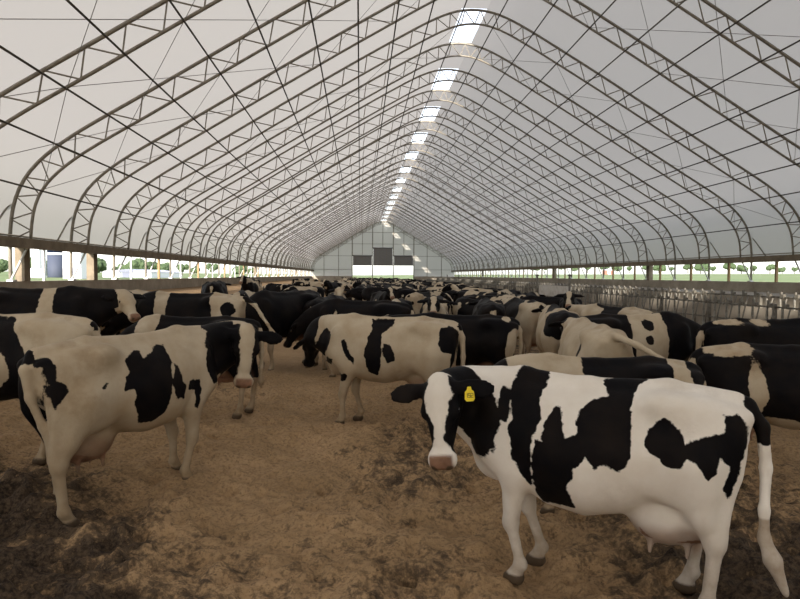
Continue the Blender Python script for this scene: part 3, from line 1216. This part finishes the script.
for i, (z, lbl) in enumerate(((3.2, 'lowest'), (5.9, 'middle'), (8.3, 'upper'), (10.6, 'top'))):
    xs = [p.x for p in SKIN if p.z > z]
    x0, x1 = min(xs) + .15, max(xs) - .15
    b = MB()
    segs = [(x0, x1)] if z > 8 else ([(x0, DX[0]), (DX[3], x1)] if z < 4 else [(x0, DX[1]), (DX[2], x1)])
    for s0, s1 in segs: b.box(s0, s1, -.03, .03, -.04, .04)
    o = b.build('gable_girt', M_STEEL); o.location = (0, YEND - .06, z)
    tag(o, '%s horizontal steel girt across the far gable wall' % lbl, 'girt', 'girts of the far gable')
for i in range(3):
    d = empty('door_%d' % (i + 1), (0, YEND - .2, 0)); struct(d)
    b = MB(); z = 4.0
    while z < DT[i] - .02:
        b.box(DX[i] + .12, DX[i + 1] - .12, -.03, .03, z + .012, min(z + .21, DT[i])); z += .23
    b.box(DX[i] + .12, DX[i + 1] - .12, .0, .02, 4.0, DT[i])
    b.build('curtain', M_PANEL, d)
    MB().tube([(DX[i] + .05, -.05, DT[i] + .05), (DX[i + 1] - .05, -.05, DT[i] + .05)], .12, 8).build('roller', M_PANEL, d)
    g = MB()
    for q in range(1, 6):
        x = DX[i] + (DX[i + 1] - DX[i]) * q / 6
        g.box(x - .02, x + .02, -.05, -.03, 4.0, DT[i])
    g.build('strap', M_STEEL, d)

# ------------------------------------------------------------------ feed barriers on the right: head-lock panels in two rows
def barrier_parts(L, n):
    out = []
    out.append(('top_rail', MB().tube([(0, 0, 1.16), (0, L, 1.16)], .032).mesh('top_rail', M_GALV), None))
    out.append(('middle_rail', MB().tube([(0, 0, .62), (0, L, .62)], .03).mesh('middle_rail', M_GALV), None))
    out.append(('bottom_rail', MB().tube([(0, 0, .12), (0, L, .12)], .03).mesh('bottom_rail', M_GALV), None))
    out.append(('end_post', MB().box(-.05, .05, -.05, .05, -.05, 1.26).mesh('end_post', M_GALV), [(0, 0, 0)]))
    neck = MB().bar((0, 0, .12), (0, 0, 1.16), .055, .055, (0, 1, 0)).mesh('neck_bar', M_DUSTY)
    yoke = MB().tube([(0, 0, .30), (-.04, -.08, .62), (0, -.20, 1.12)], .022).mesh('yoke_bar', M_GALV)
    latch = MB().box(-.05, .05, -.09, .09, 1.14, 1.27).box(-.03, .03, .06, .12, 1.20, 1.36).mesh('latch', M_GALV)
    pitch = L / n
    out.append(('neck_bar', neck, [(0, pitch * (i + .5), 0) for i in range(n)]))
    out.append(('yoke_bar', yoke, [(0, pitch * (i + .5) - .14, 0) for i in range(n)]))
    out.append(('latch', latch, [(0, pitch * (i + .5) - .14, 0) for i in range(n)]))
    return out


def place_barrier(parts, x, y, z):
    r = empty('feed_barrier', (x, y, z))
    for nm, me, locs in parts:
        for lc in (locs or [(0, 0, 0)]): link(nm, me, r, lc)
    return r


_bp = barrier_parts(BAY, 5)
# the far ones as one mesh each
_far = MB()
for nm, me, locs in _bp:
    for lc in (locs or [(0, 0, 0)]):
        n = len(_far.v)
        _far.v += [(v.co.x + lc[0], v.co.y + lc[1], v.co.z + lc[2]) for v in me.vertices]
        _far.f += [[n + i for i in p.vertices] for p in me.polygons]; _far.s += [False] * len(me.polygons)
_farm = _far.mesh('feed_barrier', M_GALV)
for row, (x, z) in enumerate(((13.0, .0), (14.98, .22))):
    rn = 'front row' if row == 0 else 'rear row'
    for i in range(29):
        y = 15.0 + BAY * i
        if y + BAY > YEND - 1: break
        if i < 8:
            o = place_barrier(_bp, x, y, z)
            lab = 'galvanised head-lock feed barrier panel in the %s, %s in from the right edge' % (rn, ORD[i])
            if i == 0: lab = 'galvanised head-lock feed barrier panel in the %s, cut by the right edge' % rn
        else:
            o = link('feed_barrier', _farm, None, (x, y, z))
            lab = 'galvanised head-lock feed barrier panel in the %s, far down the barn' % rn
        tag(o, lab, 'feed barrier', 'head-lock feed barriers, ' + rn)
b = MB(); b.box(12.9, 13.1, 14, YEND - 1, -.2, .20)
tag(b.build('concrete_curb', M_CONC), 'low concrete curb carrying the front row of feed barriers', 'curb')
o = MB().box(-.04, .04, 0, 6.6, 0, .72).build('board_screen', M_BOARD)
o.location = (12.9, 37.4, .74)
tag(o, 'white board screen fixed along the front feed barrier, right of centre', 'board')
for y, lab in ((37.2, 'tall thin steel post at the near end of the white board'), (44.1, 'tall thin steel post at the far end of the white board'),
               (79.9, 'tall thin steel post far down the feed barrier'), (90.7, 'tall thin steel post farthest down the feed barrier')):
    o = MB().tube([(0, 0, 0), (0, 0, 2.15)], .06, 8).box(-.09, .09, -.09, .09, 2.1, 2.2).build('gate_post', M_GALV)
    o.location = (12.78, y, 0)
    tag(o, lab, 'post', 'gate posts along the feed barrier')

# ------------------------------------------------------------------ outside: silo, sheds, trees
M_SILO = mat('blue_silo_steel', (.012, .02, .05), .5, .1)
M_SILOW = mat('white_band', (.7, .7, .7), .5)
M_SHED = mat('white_shed_wall', (.72, .72, .74), .6)
M_SHEDROOF = mat('grey_shed_roof', (.45, .45, .55), .6)
M_LEAF = mat('tree_foliage', (.035, .06, .025), .8, noise=((.07, .10, .045), 1.2, .35, .7))
M_BARK = mat('tree_bark', (.09, .07, .05), .9)
r = empty('silo', (-70.8, 150.0, 0))
MB().lathe([(1.95, 6.9), (1.95, 13.0), (1.7, 14.3), (.9, 15.2), (.1, 15.5)], seg=28).build('tank', M_SILO, r)
MB().lathe([(1.98, 6.4), (1.98, 6.9)], seg=28).build('band', M_SILOW, r)
MB().lathe([(1.96, -1), (1.96, 6.4)], seg=28).build('lower_tank', mat('grey_blue_silo_wall', (.05, .06, .09), .7), r)
tag(r, 'dark blue silo with a white band seen through the left wall opening', 'silo')


def shed(name, c, w, d, h, roofh, lab, wallm=None, rm=None):
    r = empty(name, c)
    MB().box(-w / 2, w / 2, -d / 2, d / 2, -1, h).build('wall', wallm or M_SHED, r)
    b = MB()
    n = 0
    for y in (-d / 2 - .3, d / 2 + .3): b.v += [(-w / 2 - .3, y, h), (w / 2 + .3, y, h), (0, y, h + roofh)]
    b.f = [[0, 1, 2], [3, 5, 4], [0, 3, 4, 1], [1, 4, 5, 2], [2, 5, 3, 0]]; b.s = [False] * 5
    b.build('roof', rm or M_SHEDROOF, r)
    MB().box(-1.2, 1.2, -d / 2 - .05, -d / 2 + .02, -1, 2.4).build('shed_door', M_SHEDROOF, r)
    return tag(r, lab, 'building')


shed('farm_shed', (-59.3, 135, .8), 3.6, 6, 10, 2, 'tall white farm building just right of the silo')
shed('farm_shed', (-69.3, 139, .8), 1.5, 3, 10, 1.2, 'narrow white farm building just left of the silo')
shed('farm_shed', (-64, 190, .2), 13, 30, 2.4, .8, 'long low pale shed behind the left wall posts')
shed('farm_shed', (212, 520, 4.6), 7, 6, 2.6, 1.2, 'small red farm building across the green field', mat('red_barn_wall', (.30, .11, .08), .8))


def tree_mesh(seed, w, h):
    rnd = random.Random(seed)
    b = MB()
    import bmesh
    bm = bmesh.new()
    for i in range(9):
        rr = rnd.uniform(.28, .45)
        c = Vector((rnd.uniform(-.45, .45) * w, rnd.uniform(-.45, .45) * w, h * rnd.uniform(.4, .62)))
        g = bmesh.ops.create_icosphere(bm, subdivisions=3, radius=rr * w)
        for v in g['verts']:
            q = v.co.copy()
            k = 1 + .45 * (float(fbm(q.x * 1.1 + seed, q.y * 1.1, q.z * 1.1, seed, 3)) - .5) * 2
            v.co = q * k + c
    me = bpy.data.meshes.new('crown'); bm.to_mesh(me); bm.free()
    me.materials.append(M_LEAF)
    tr = MB().tube([(0, 0, -1), (.1, 0, h * .3), (0, .1, h * .6)], [.35, .28, .15], 7).mesh('trunk', M_BARK)
    return me, tr


_trees = [tree_mesh(s, w, h) for s, w, h in ((1, 5.5, 9), (2, 6.5, 8), (3, 5, 10))]
rnd = random.Random(8)


def tree(x, y, z, i, s, lab, grp):
    r = empty('tree', (x, y, z), rnd.uniform(0, 6)); r.scale = (s, s, s)
    link('crown', _trees[i][0], r); link('trunk', _trees[i][1], r)
    return tag(r, lab, 'tree', grp)


for i in range(9):
    tree(-116 + i * 4.5, 150 + i * 11 + rnd.uniform(-2, 2), 1.0, i % 3, rnd.uniform(.55, .85), 'round green tree in the clump left of the silo' if i < 3 else 'green tree in the row behind the left wall posts', 'trees beyond the left wall')
for i in range(10):
    tree(-62 - rnd.uniform(0, 25), 190 + i * 22, 1.5, i % 3, rnd.uniform(.6, .9), 'distant green tree beyond the left wall, farther down the barn', 'distant trees beyond the left wall')
for i in range(26):
    a = rnd.uniform(.10, .62)
    d = 520 + (i * 37) % 110
    a = .12 + i * .019
    tree(20 + d * a * 1.25, d, 6.0, i % 3, rnd.uniform(.7, 1.3), 'tiny hazy tree on the skyline across the green field', 'skyline trees beyond the right wall')

# ------------------------------------------------------------------ the cows
def heading(a):      # heading angle in degrees, 0 = +x (right), 90 = away from the camera
    return math.radians(a)


HERD = []


def cow(name_label, x, y, ang, scale=1.0, pose=None, coat=None, vox=.024, tags=((1, 'y'), (-1, 'y')), m=None, group='cows of the herd', head_world=None,
        extra=None, sink=0.06, eyes=True, cat='cow'):
    a = math.radians(ang)
    pose = dict(pose or {})
    if head_world:          # poll position, face direction, forehead normal given in world metres
        g0 = gz(x, y) - sink
        ca, sa = math.cos(-a), math.sin(-a)

        def loc(p, vec=False):
            q = V(*p)
            if not vec: q = (q - V(x, y, g0)) / scale
            return (q[0] * ca - q[1] * sa, q[0] * sa + q[1] * ca, q[2])
        pose['poll'] = loc(head_world[0]); pose['face'] = loc(head_world[1], True)
        if len(head_world) > 2: pose['up'] = loc(head_world[2], True)
        if len(head_world) > 3: pose['bend'] = loc(head_world[3])
    G = cow_geometry(pose, vox / scale)
    if extra: G.update(extra)
    o = link('dairy_cow', cow_mesh('dairy_cow', G, coat or {}, m or M_COAT), None, (x, y, gz(x, y) - sink), a)
    o.scale = (scale,) * 3
    tag(o, name_label, cat, group)
    add_face_parts(o, G, tags, eyes)
    HERD.append((x, y, a))
    return o, G

POLYS = {
    'P1': [(0.61, 1.39), (0.55, 1.35), (0.53, 1.24), (0.55, 1.15), (0.6, 1.17), (0.62, 1.27)],
    'P2': [(0.53, 1.49), (0.4, 1.51), (0.31, 1.51), (0.31, 1.43), (0.34, 1.32), (0.3, 1.2), (0.36, 1.07), (0.37, 0.89), (0.37, 0.74), (0.43, 0.82), (0.5, 0.94), (0.53, 1.11), (0.5, 1.18), (0.54, 1.34)],
    'P3': [(0.23, 1.29), (0.19, 1.29), (0.18, 1.17), (0.15, 1.08), (0.08, 1.15), (0.09, 1.25), (0.02, 1.34), (-0.08, 1.36), (-0.05, 1.45), (-0.16, 1.47), (-0.32, 1.47), (-0.25, 1.39), (-0.23, 1.25), (-0.25, 1.1), (-0.23, 0.96), (-0.18, 0.93), (-0.1, 0.98), (-0.04, 0.94), (0.02, 1.0), (0.08, 0.92), (0.13, 0.77), (0.07, 0.58), (0.18, 0.54), (0.29, 0.58), (0.35, 0.71), (0.36, 0.96), (0.34, 1.07), (0.29, 1.06), (0.3, 1.17), (0.25, 1.24)],
    'P4': [(-0.43, 1.28), (-0.34, 1.2), (-0.33, 1.09), (-0.43, 1.0), (-0.52, 1.0), (-0.56, 1.06), (-0.6, 1.04), (-0.68, 0.94), (-0.72, 0.98), (-0.73, 1.1), (-0.79, 1.02), (-0.75, 0.88), (-0.78, 0.82), (-0.81, 0.84), (-0.86, 1.02), (-0.88, 1.14), (-0.89, 1.25), (-0.83, 1.32), (-0.76, 1.31), (-0.76, 1.22), (-0.66, 1.2), (-0.6, 1.17), (-0.55, 1.13), (-0.52, 1.19)],
    'P5': [(0.8, 1.27), (0.72, 1.15), (0.7, 0.95), (0.78, 0.94), (0.84, 0.75), (0.9, 0.8), (0.81, 1.02)],
    'P6': [(0.86, 1.45), (0.76, 1.41), (0.68, 1.34), (0.82, 1.27)],
    'B1': [(-0.16, 1.33), (-0.08, 1.34), (-0.08, 1.27), (0.02, 1.3), (0.14, 1.36), (0.2, 1.35), (0.18, 1.22), (0.13, 0.97), (0.1, 0.81), (-0.02, 0.7), (-0.14, 0.72), (-0.23, 0.9), (-0.22, 1.04), (-0.32, 1.03), (-0.28, 1.13), (-0.23, 1.17), (-0.26, 1.27)],
    'B2': [(0.21, 1.18), (0.25, 1.16), (0.25, 1.04), (0.3, 0.98), (0.28, 0.87), (0.19, 0.88), (0.14, 1.03)],
    'B3': [(0.35, 1.02), (0.51, 1.01), (0.52, 0.9), (0.48, 0.73), (0.44, 0.75), (0.43, 0.91), (0.34, 0.94)],
    'B4': [(-0.49, 1.13), (-0.46, 1.12), (-0.51, 1.06), (-0.54, 1.06), (-0.54, 1.09)],
    'B5': [(-0.95, 1.28), (-0.92, 1.35), (-0.86, 1.36), (-0.83, 1.33), (-0.82, 1.28), (-0.83, 1.19), (-0.78, 1.14), (-0.77, 1.1), (-0.81, 1.03), (-0.85, 0.97), (-0.87, 1.02), (-0.89, 1.15), (-0.91, 1.29)],
    'B6': [(0.85, 1.48), (1.09, 1.47), (1.06, 1.11), (0.97, 0.93), (0.9, 1.0), (0.67, 0.92), (0.6, 1.12), (0.65, 1.33)],
    'I1': [(0.87, 1.32), (0.75, 1.22), (0.79, 1.08), (0.88, 0.92), (1.11, 0.91)],
    'I2': [(0.6, 1.16), (0.55, 1.17), (0.5, 1.05), (0.41, 0.92), (0.42, 0.85), (0.52, 0.96), (0.59, 1.05)],
    'I3': [(0.23, 1.43), (-0.07, 1.43), (-0.09, 1.37), (0.05, 1.26), (0.05, 1.0), (0.05, 0.87), (0.11, 0.72), (0.22, 0.76), (0.27, 0.95), (0.24, 1.17), (0.2, 1.32)],
    'I4': [(0.02, 1.13), (-0.06, 1.14), (-0.13, 1.01), (-0.12, 0.93), (-0.04, 0.89), (0.02, 0.98)],
    'I5': [(-0.7, 1.34), (-0.8, 1.36), (-0.91, 1.31), (-0.94, 1.17), (-0.95, 0.9), (-0.87, 0.73), (-0.81, 0.81), (-0.83, 1.01), (-0.73, 1.05), (-0.67, 1.15)],
    'I6': [(0.83, 0.93), (0.71, 0.91), (0.75, 0.82), (0.86, 0.85)],
    'I7': [(0.66, 0.71), (0.5, 0.73), (0.56, 0.59), (0.64, 0.56)],
}

A_COAT = dict(seed=5, thr=.52, noise_side=-1, blaze=[(-.1, .06), (.02, .07), (.10, .092), (.18, .068), (.28, .034), (.36, .038), (.42, .060), (.46, .10), (.6, .2)], dirt_top=.8, neck=.1, neck_r=(.40, .26), uy=1.85, tail_black_above=1.12, shapes=[('poly', 1, p) for k, p in POLYS.items() if k in ('P1', 'P2', 'P3', 'P4')] + [('cheek', (.22, .17, -.25), (.26, .17, .25)), ('ell', (-.96, 0, 1.24), (.13, .14, .22))])
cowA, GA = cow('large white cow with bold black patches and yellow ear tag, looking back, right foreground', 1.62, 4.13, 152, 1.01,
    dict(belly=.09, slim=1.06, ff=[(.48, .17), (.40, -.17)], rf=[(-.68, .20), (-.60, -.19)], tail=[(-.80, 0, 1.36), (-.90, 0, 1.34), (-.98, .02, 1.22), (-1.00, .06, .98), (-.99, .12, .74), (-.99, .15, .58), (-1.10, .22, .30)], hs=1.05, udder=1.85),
    A_COAT, .014, tags=((1, 'y'),), m=M_COAT_CLEAN_FLASH, head_world=((.52, 4.12, 1.395), (-.02, -.36, -.93), (-.42, -.9, .3), (.74, 4.58, 1.33)), extra=dict(digits='192'))
B_COAT = dict(seed=9, thr=.52, noise_side=1, blaze=[(-.1, .05), (.05, .07), (.2, .06), (.3, .05), (.42, .06), (.48, .1), (.6, .2)], shapes=[('poly', -1, p) for k, p in POLYS.items() if k[0] == 'B'])
cowB, GB = cow('dirty white cow with black patches standing broadside at left, head turned to the camera', -2.08, 5.78, 58, 1.03,
    dict(ff=[(.62, .17), (.45, -.17)], rf=[(-.55, .19), (-.76, -.19)], tail=[(-.80, 0, 1.36), (-.88, 0, 1.36), (-.95, -.02, 1.26), (-.93, -.04, 1.05), (-.86, -.08, .82), (-.80, -.10, .62), (-.78, -.12, .45)], hs=1.08, udder=1.5),
    B_COAT, .016, tags=(), head_world=((-1.17, 6.55, 1.53), (-.02, -.25, -.97), (.30, -.95, .2), (-1.38, 6.93, 1.50)))
I_COAT = dict(seed=14, thr=.52, noise_side=-1, blaze=[(-.1, -.2), (.6, -.2)], neck=.15, shapes=[('poly', 1, p) for k, p in POLYS.items() if k[0] == 'I'])
cowI, GI = cow('white cow with narrow black stripes and black head, standing in the middle of the barn', 0.40, 8.2, 166, 1.0,
    dict(ff=[(.62, .17), (.45, -.17)], rf=[(-.62, .19), (-.75, -.19)]),
    I_COAT, .02, tags=(), head_world=((-.72, 8.75, 1.28), (-.15, .55, -.85), (-.6, .5, .35), (-.62, 8.75, 1.50)))

# ---- other cows near enough to know one by one (x, y, heading, size, head pose, coat)
FWD = dict()
DOWN = dict(poll=(1.12, .02, .62), face=(.25, 0, -1), bend=(1.1, 0, 1.2))
LOWF = dict(poll=(1.30, .03, 1.05), face=(.55, 0, -.85), bend=(1.0, 0, 1.28))
LEFT = dict(poll=(1.05, .42, 1.38), face=(.05, .75, -.7), bend=(.95, .06, 1.42))
RIGHT = dict(poll=(1.05, -.42, 1.38), face=(.05, -.75, -.7), bend=(.95, -.06, 1.42))
HIGH = dict(poll=(1.18, 0, 1.62), face=(.85, 0, -.5))


def P_(base, **k):
    d = dict(base); d.update(k)
    return d


NB = [(-.1, .02), (.6, .02)]     # a nearly black face
NEAR = [
    # left side
    ('cream and black cow cut off by the left edge, rump behind the dirty white cow', -3.55, 6.35, 178, 1.0, P_(FWD, rf=[(-.50, .19), (-.62, -.19)]),
        dict(seed=2, thr=2, shapes=[('poly', 0, [(-.5, .5), (-.48, .95), (-.40, 1.12), (-.2, 1.42), (.6, 1.5), (1.2, 1.6), (1.2, .4), (0, .55)]), ('white', (-.1, .3, .95), (.16, .3, .18))])),
    ('black cow with one white belt standing along the left wall, nearest the photo edge', -4.75, 9.4, 3, 1.0, P_(FWD, poll=(1.22, .1, 1.42), face=(.5, -.55, -.66)),
        dict(seed=3, thr=-1, shapes=[('clear', 0, [(.12, 1.6), (.30, 1.6), (.36, 1.1), (.30, .4), (.10, .4), (.16, 1.1)])], blaze=[(-.1, .12), (.2, .16), (.6, .2)], neck=.1)),
    ('white cow with a mottled head facing out beside the left wall, behind the belted cow', -4.35, 11.6, 250, .98, FWD,
        dict(seed=8, thr=.56, blaze=[(-.1, .1), (.3, .07), (.6, .2)])),
    ('black cow with a white shoulder band and pale rump, head low toward the left', -2.95, 10.9, 174, 1.05, P_(LOWF, tail=[(-.80, 0, 1.36), (-.95, 0, 1.37), (-1.12, .08, 1.28), (-1.25, .18, 1.12), (-1.38, .28, .98), (-1.46, .35, .88), (-1.55, .4, .72)]),
        dict(seed=4, thr=2, shapes=[('poly', 0, [(-.40, 1.6), (.30, 1.6), (.25, .9), (.1, .5), (-.3, .5), (-.5, .95)]), ('poly', 0, [(.52, 1.6), (1.6, 1.6), (1.4, .3), (.55, .3), (.45, 1.0)]), ('ell', (-.72, .2, 1.2), (.12, .2, .12))], blaze=NB, neck=.1)),
    ('cow showing only a black back and cream shoulder behind the dirty white cow', -2.18, 8.3, 182, .91, DOWN,
        dict(seed=6, thr=2, shapes=[('poly', 0, [(-1, 1.6), (.42, 1.6), (.50, 1.2), (.3, .4), (-1, .4)]), ('poly', 0, [(.75, 1.6), (1.5, 1.6), (1.5, .4), (.8, .4)])], blaze=NB)),
    ('big black cow with its head down between the dirty white cow and the black-headed one', -1.55, 12.9, 232, 1.10, P_(DOWN, poll=(1.15, .02, .8)),
        dict(seed=7, thr=-1, shapes=[('white', (.75, -.2, .75), (.12, .12, .2))], blaze=NB, neck=.1)),
    ('black cow turned rump to the camera right of the big black cow', -.75, 13.6, 78, 1.05, FWD,
        dict(seed=17, thr=-1, shapes=[('white', (-.8, -.2, .8), (.15, .15, .2))], blaze=NB)),
    ('dark brown-black cow standing behind the back of the black-headed white cow', .05, 12.0, 164, 1.04, LOWF,
        dict(seed=12, thr=-1, shapes=[('white', (.45, .3, 1.0), (.05, .15, .3))], blaze=NB, neck=.1)),
    ('plain brown-black cow right behind the rump of the black-headed white cow', 1.62, 9.75, 170, .95, FWD,
        dict(seed=13, thr=-1, shapes=[('white', (-.84, .16, .95), (.20, .22, .3)), ('white', (-.72, .1, 1.40), (.07, .1, .07))], blaze=NB)),
    # right side
    ('cow with a white shoulder and black back, seen over the big white cow', 2.22, 5.55, 176, .97, P_(RIGHT, poll=(1.02, -.42, 1.12)),
        dict(seed=15, thr=2, shapes=[('poly', 0, [(.18, 1.7), (-.66, 1.7), (-.55, 1.2), (-.4, .3), (.3, .3), (.25, 1.1)]), ('ell', (-.86, .1, 1.3), (.12, .3, .2)), ('poly', 0, [(.9, 1.6), (1.8, 1.6), (1.8, .4), (.9, .4)])])),
    ('white cow with its pale tail swung over the black-backed cow', 2.98, 7.75, 84, .98, P_(FWD, tail=[(-.78, 0, 1.36), (-.93, -.02, 1.37), (-1.12, -.20, 1.29), (-1.26, -.42, 1.15), (-1.36, -.60, 1.02), (-1.42, -.72, .95), (-1.5, -.84, .86)]),
        dict(seed=16, thr=2, tail_black_above=3, shapes=[('ell', (.1, -.3, 1.3), (.3, .3, .3)), ('ell', (-.5, .3, .9), (.12, .2, .3))])),
    ('black cow with a white girth carrying two black spots, beyond the swung tail', 3.95, 8.75, 3, 1.0, LOWF,
        dict(seed=18, thr=2, shapes=[('poly', 0, [(-1, 1.6), (-.10, 1.6), (-.14, 1.2), (-.05, .4), (-1, .4)]), ('poly', 0, [(.40, 1.6), (1.6, 1.6), (1.6, .4), (.36, .4)]), ('ell', (.13, -.24, 1.33), (.09, .2, .08)), ('ell', (.10, -.36, 1.12), (.06, .2, .07))], neck=.1, blaze=NB)),
    ('black cow with white hip and white flank streak, cut by the right edge', 4.42, 6.15, 352, 1.0, FWD,
        dict(seed=20, thr=-1, shapes=[('white', (-.62, -.05, 1.42), (.24, .28, .10)), ('white', (-.42, -.36, 1.0), (.10, .22, .33)), ('white', (-.2, -.2, .62), (.3, .3, .12))], blaze=NB)),
    ('mostly black cow in front of the feed barrier at the right edge', 5.45, 7.9, 358, 1.0, FWD,
        dict(seed=21, thr=-1, shapes=[('white', (-.62, 0, 1.42), (.16, .3, .05)), ('white', (-.22, 0, 1.42), (.13, .3, .05))], blaze=NB)),
    # the first rank of the packed herd, seen from behind
    ('black-backed cow seen from behind left of the cream-rumped cow', 2.7, 12.9, 84, 1.02, FWD,
        dict(seed=22, thr=-1, shapes=[('white', (-.8, -.22, .72), (.2, .12, .26)), ('white', (-.82, .2, .7), (.12, .08, .2))])),
    ('cream-rumped cow seen from behind in the packed herd with a brown stained tail', 3.6, 13.4, 97, 1.02, FWD,
        dict(seed=23, thr=2, shapes=[('ell', (.2, .2, 1.2), (.5, .4, .4)), ('ell', (-.75, -.26, 1.2), (.2, .14, .2)), ('ell', (-.5, .05, 1.45), (.16, .1, .08))])),
    ('black-rumped cow with black patches running down white thighs, middle of the right group', 3.45, 10.6, 80, 1.0, FWD,
        dict(seed=24, thr=2, shapes=[('ell', (-.75, 0, 1.22), (.30, .4, .27)), ('ell', (.3, -.2, 1.2), (.5, .4, .45))], tail_black_above=.9)),
    ('white-backed cow with a black tail line, just left of the white girthed cow', 4.9, 11.6, 112, .98, FWD,
        dict(seed=25, thr=.56, shapes=[('white', (-.6, 0, 1.3), (.4, .4, .3))])),
    ('cow with a black face and white shoulders looking back from the herd middle', 1.6, 13.2, 262, .98, HIGH,
        dict(seed=26, thr=.50)),
    ('cow with a white diamond on a black forehead facing the camera', 2.0, 16.2, 272, 1.0, FWD,
        dict(seed=27, thr=.42, blaze=[(-.1, .02), (.05, .05), (.13, .06), (.2, .02), (.6, .02)], neck=.1)),
    ('cow with a narrow white blaze facing the camera left of the diamond-faced cow', .95, 15.2, 258, .97, FWD,
        dict(seed=28, thr=.45, blaze=[(-.1, .05), (.2, .035), (.45, .05), (.6, .12)])),
    ('black and white cow at the right group, its patchy head turned right', 3.0, 14.9, 130, .97, RIGHT,
        dict(seed=30, thr=.5)),
    ('white-faced cow on its own facing the camera at left beyond the belted cows', -3.55, 19.5, 268, .92, FWD,
        dict(seed=31, thr=.5, blaze=[(-.1, .1), (.6, .2)])),
    ('black cow seen from behind near the left wall, alone on the raised bedding', -5.0, 22.0, 92, .95, FWD,
        dict(seed=32, thr=-1, blaze=NB)),
    ('small black cow with lowered head just left of the lone black rump', -5.9, 25.0, 120, .80, DOWN,
        dict(seed=33, thr=-1, blaze=NB)),
    ('black and white cow looking at the camera farther along the left wall', -5.0, 29.0, 262, .98, HIGH,
        dict(seed=34, thr=.47, blaze=[(-.1, .03), (.6, .08)])),
    ('black and white cow standing alone on the open bedding, left of the big black cow', -4.0, 31.0, 150, .92, LOWF,
        dict(seed=35, thr=.45)),
    ('white cow with dark head on the open bedding far down on the left', -4.6, 50.0, 30, .95, FWD,
        dict(seed=36, thr=.5)),
    ('spotted cow turned sideways far down the open left side', -3.3, 44.0, 190, .95, FWD,
        dict(seed=37, thr=.5)),
    ('spotted cow at the left fringe of the packed herd, low on the slope', -2.3, 26.0, 215, .95, LOWF,
        dict(seed=38, thr=.48)),
    ('white-headed cow facing the camera at the left fringe of the packed herd', -.75, 20.5, 275, 1.0, HIGH,
        dict(seed=39, thr=.48, white_face=True)),
    ('black cow with its face to the camera beside the white-headed one', -1.75, 19.2, 250, 1.0, FWD,
        dict(seed=40, thr=.3, blaze=NB)),
]
for i, (lab, x, y, a, s, pose, coat) in enumerate(NEAR):
    near_ = y < 16
    cow(lab, x, y, a, s, pose, coat, vox=.024 if y < 10 else .030, tags=((1, 'y'),) if 'head low toward' in lab else (), eyes=near_)

# ---- the packed herd beyond: a handful of bodies and coats, each cow placed on its own
KINDS = []
poses = [FWD, HIGH, LOWF, LEFT, RIGHT, P_(FWD, tail='sway')]
coats = [('mostly black', dict(thr=.31)), ('black and white', dict(thr=.45)), ('evenly patched', dict(thr=.49, scale=3.2)), ('mostly white', dict(thr=.57)), ('black', dict(thr=-1, blaze=NB)),
         ('white-backed', dict(thr=.50, shapes=[('white', (-.2, 0, 1.45), (.7, .4, .25))])), ('black-backed', dict(thr=.56, shapes=[('ell', (-.1, 0, 1.40), (.7, .4, .30))]))]
sd = 100
for pi, ps in enumerate(poses):
    G = cow_geometry(ps, .040)
    for ci, (cn, ct) in enumerate(coats):
        if (pi + ci) % 2 and pi > 1 and ci > 3: continue
        sd += 1
        KINDS.append((cn, pi, cow_mesh('dairy_cow', G, dict(ct, seed=sd), M_COAT)))
rnd = random.Random(21)
spots = [(x, y, a, 1.9) for x, y, a in HERD]
placed = []
tries = 0
while len(placed) < 130 and tries < 30000:
    tries += 1
    y = 14.0 + 100 * rnd.random() ** 1.5
    if y < 20: x = rnd.uniform(2.2, 5.6)
    elif y < 34: x = rnd.uniform(.1, 5.9)
    else: x = rnd.uniform(-1.7, 6.6)
    a = math.radians(rnd.choice((90, 90, 270, 270, 120, 60, 240, 300, 180, 0)) + rnd.uniform(-22, 22))
    ok = True
    for (px_, py_, pa_, _) in spots:
        if abs(px_ - x) > 3 or abs(py_ - y) > 3: continue
        # bodies as three discs each
        for u in (-.62, .1, .85):
            for v_ in (-.62, .1, .85):
                if math.hypot(x + math.cos(a) * u - px_ - math.cos(pa_) * v_, y + math.sin(a) * u - py_ - math.sin(pa_) * v_) < .92:
                    ok = False; break
            if not ok: break
        if not ok: break
    if not ok: continue
    spots.append((x, y, a, 0)); placed.append((x, y, a))
seen = {}
for (x, y, a) in sorted(placed, key=lambda q: q[1]):
    cn, pi, me_ = rnd.choice(KINDS)
    if cn in ('mostly white', 'white-backed') and rnd.random() < .6: cn, pi, me_ = rnd.choice([q for q in KINDS if 'black' in q[0]])
    s = rnd.uniform(.93, 1.03)
    o = link('dairy_cow', me_, None, (x, y, gz(x, y) - .015), a)
    o.scale = (s, s, s)
    d = math.degrees(a) % 360
    face = 'seen from behind' if 55 < d < 125 else 'facing the camera' if 235 < d < 305 else 'turned to the left' if 125 <= d <= 235 else 'turned to the right'
    px_ = 361 + 620 * x / y
    where = 'below the left end door' if px_ < 372 else 'below the middle end door' if px_ < 394 else 'below the right end door' if px_ < 416 else 'right of the end doors' if px_ < 460 else 'toward the feed barrier'
    if px_ < 350: where = 'left of the end doors'
    dist = 'front of herd' if y < 24 else 'mid herd' if y < 45 else 'far herd' if y < 75 else 'back of herd'
    lab = '%s cow %s, %s, %s' % (cn, face, dist, where)
    tag(o, lab, 'cow', 'packed herd: ' + lab)
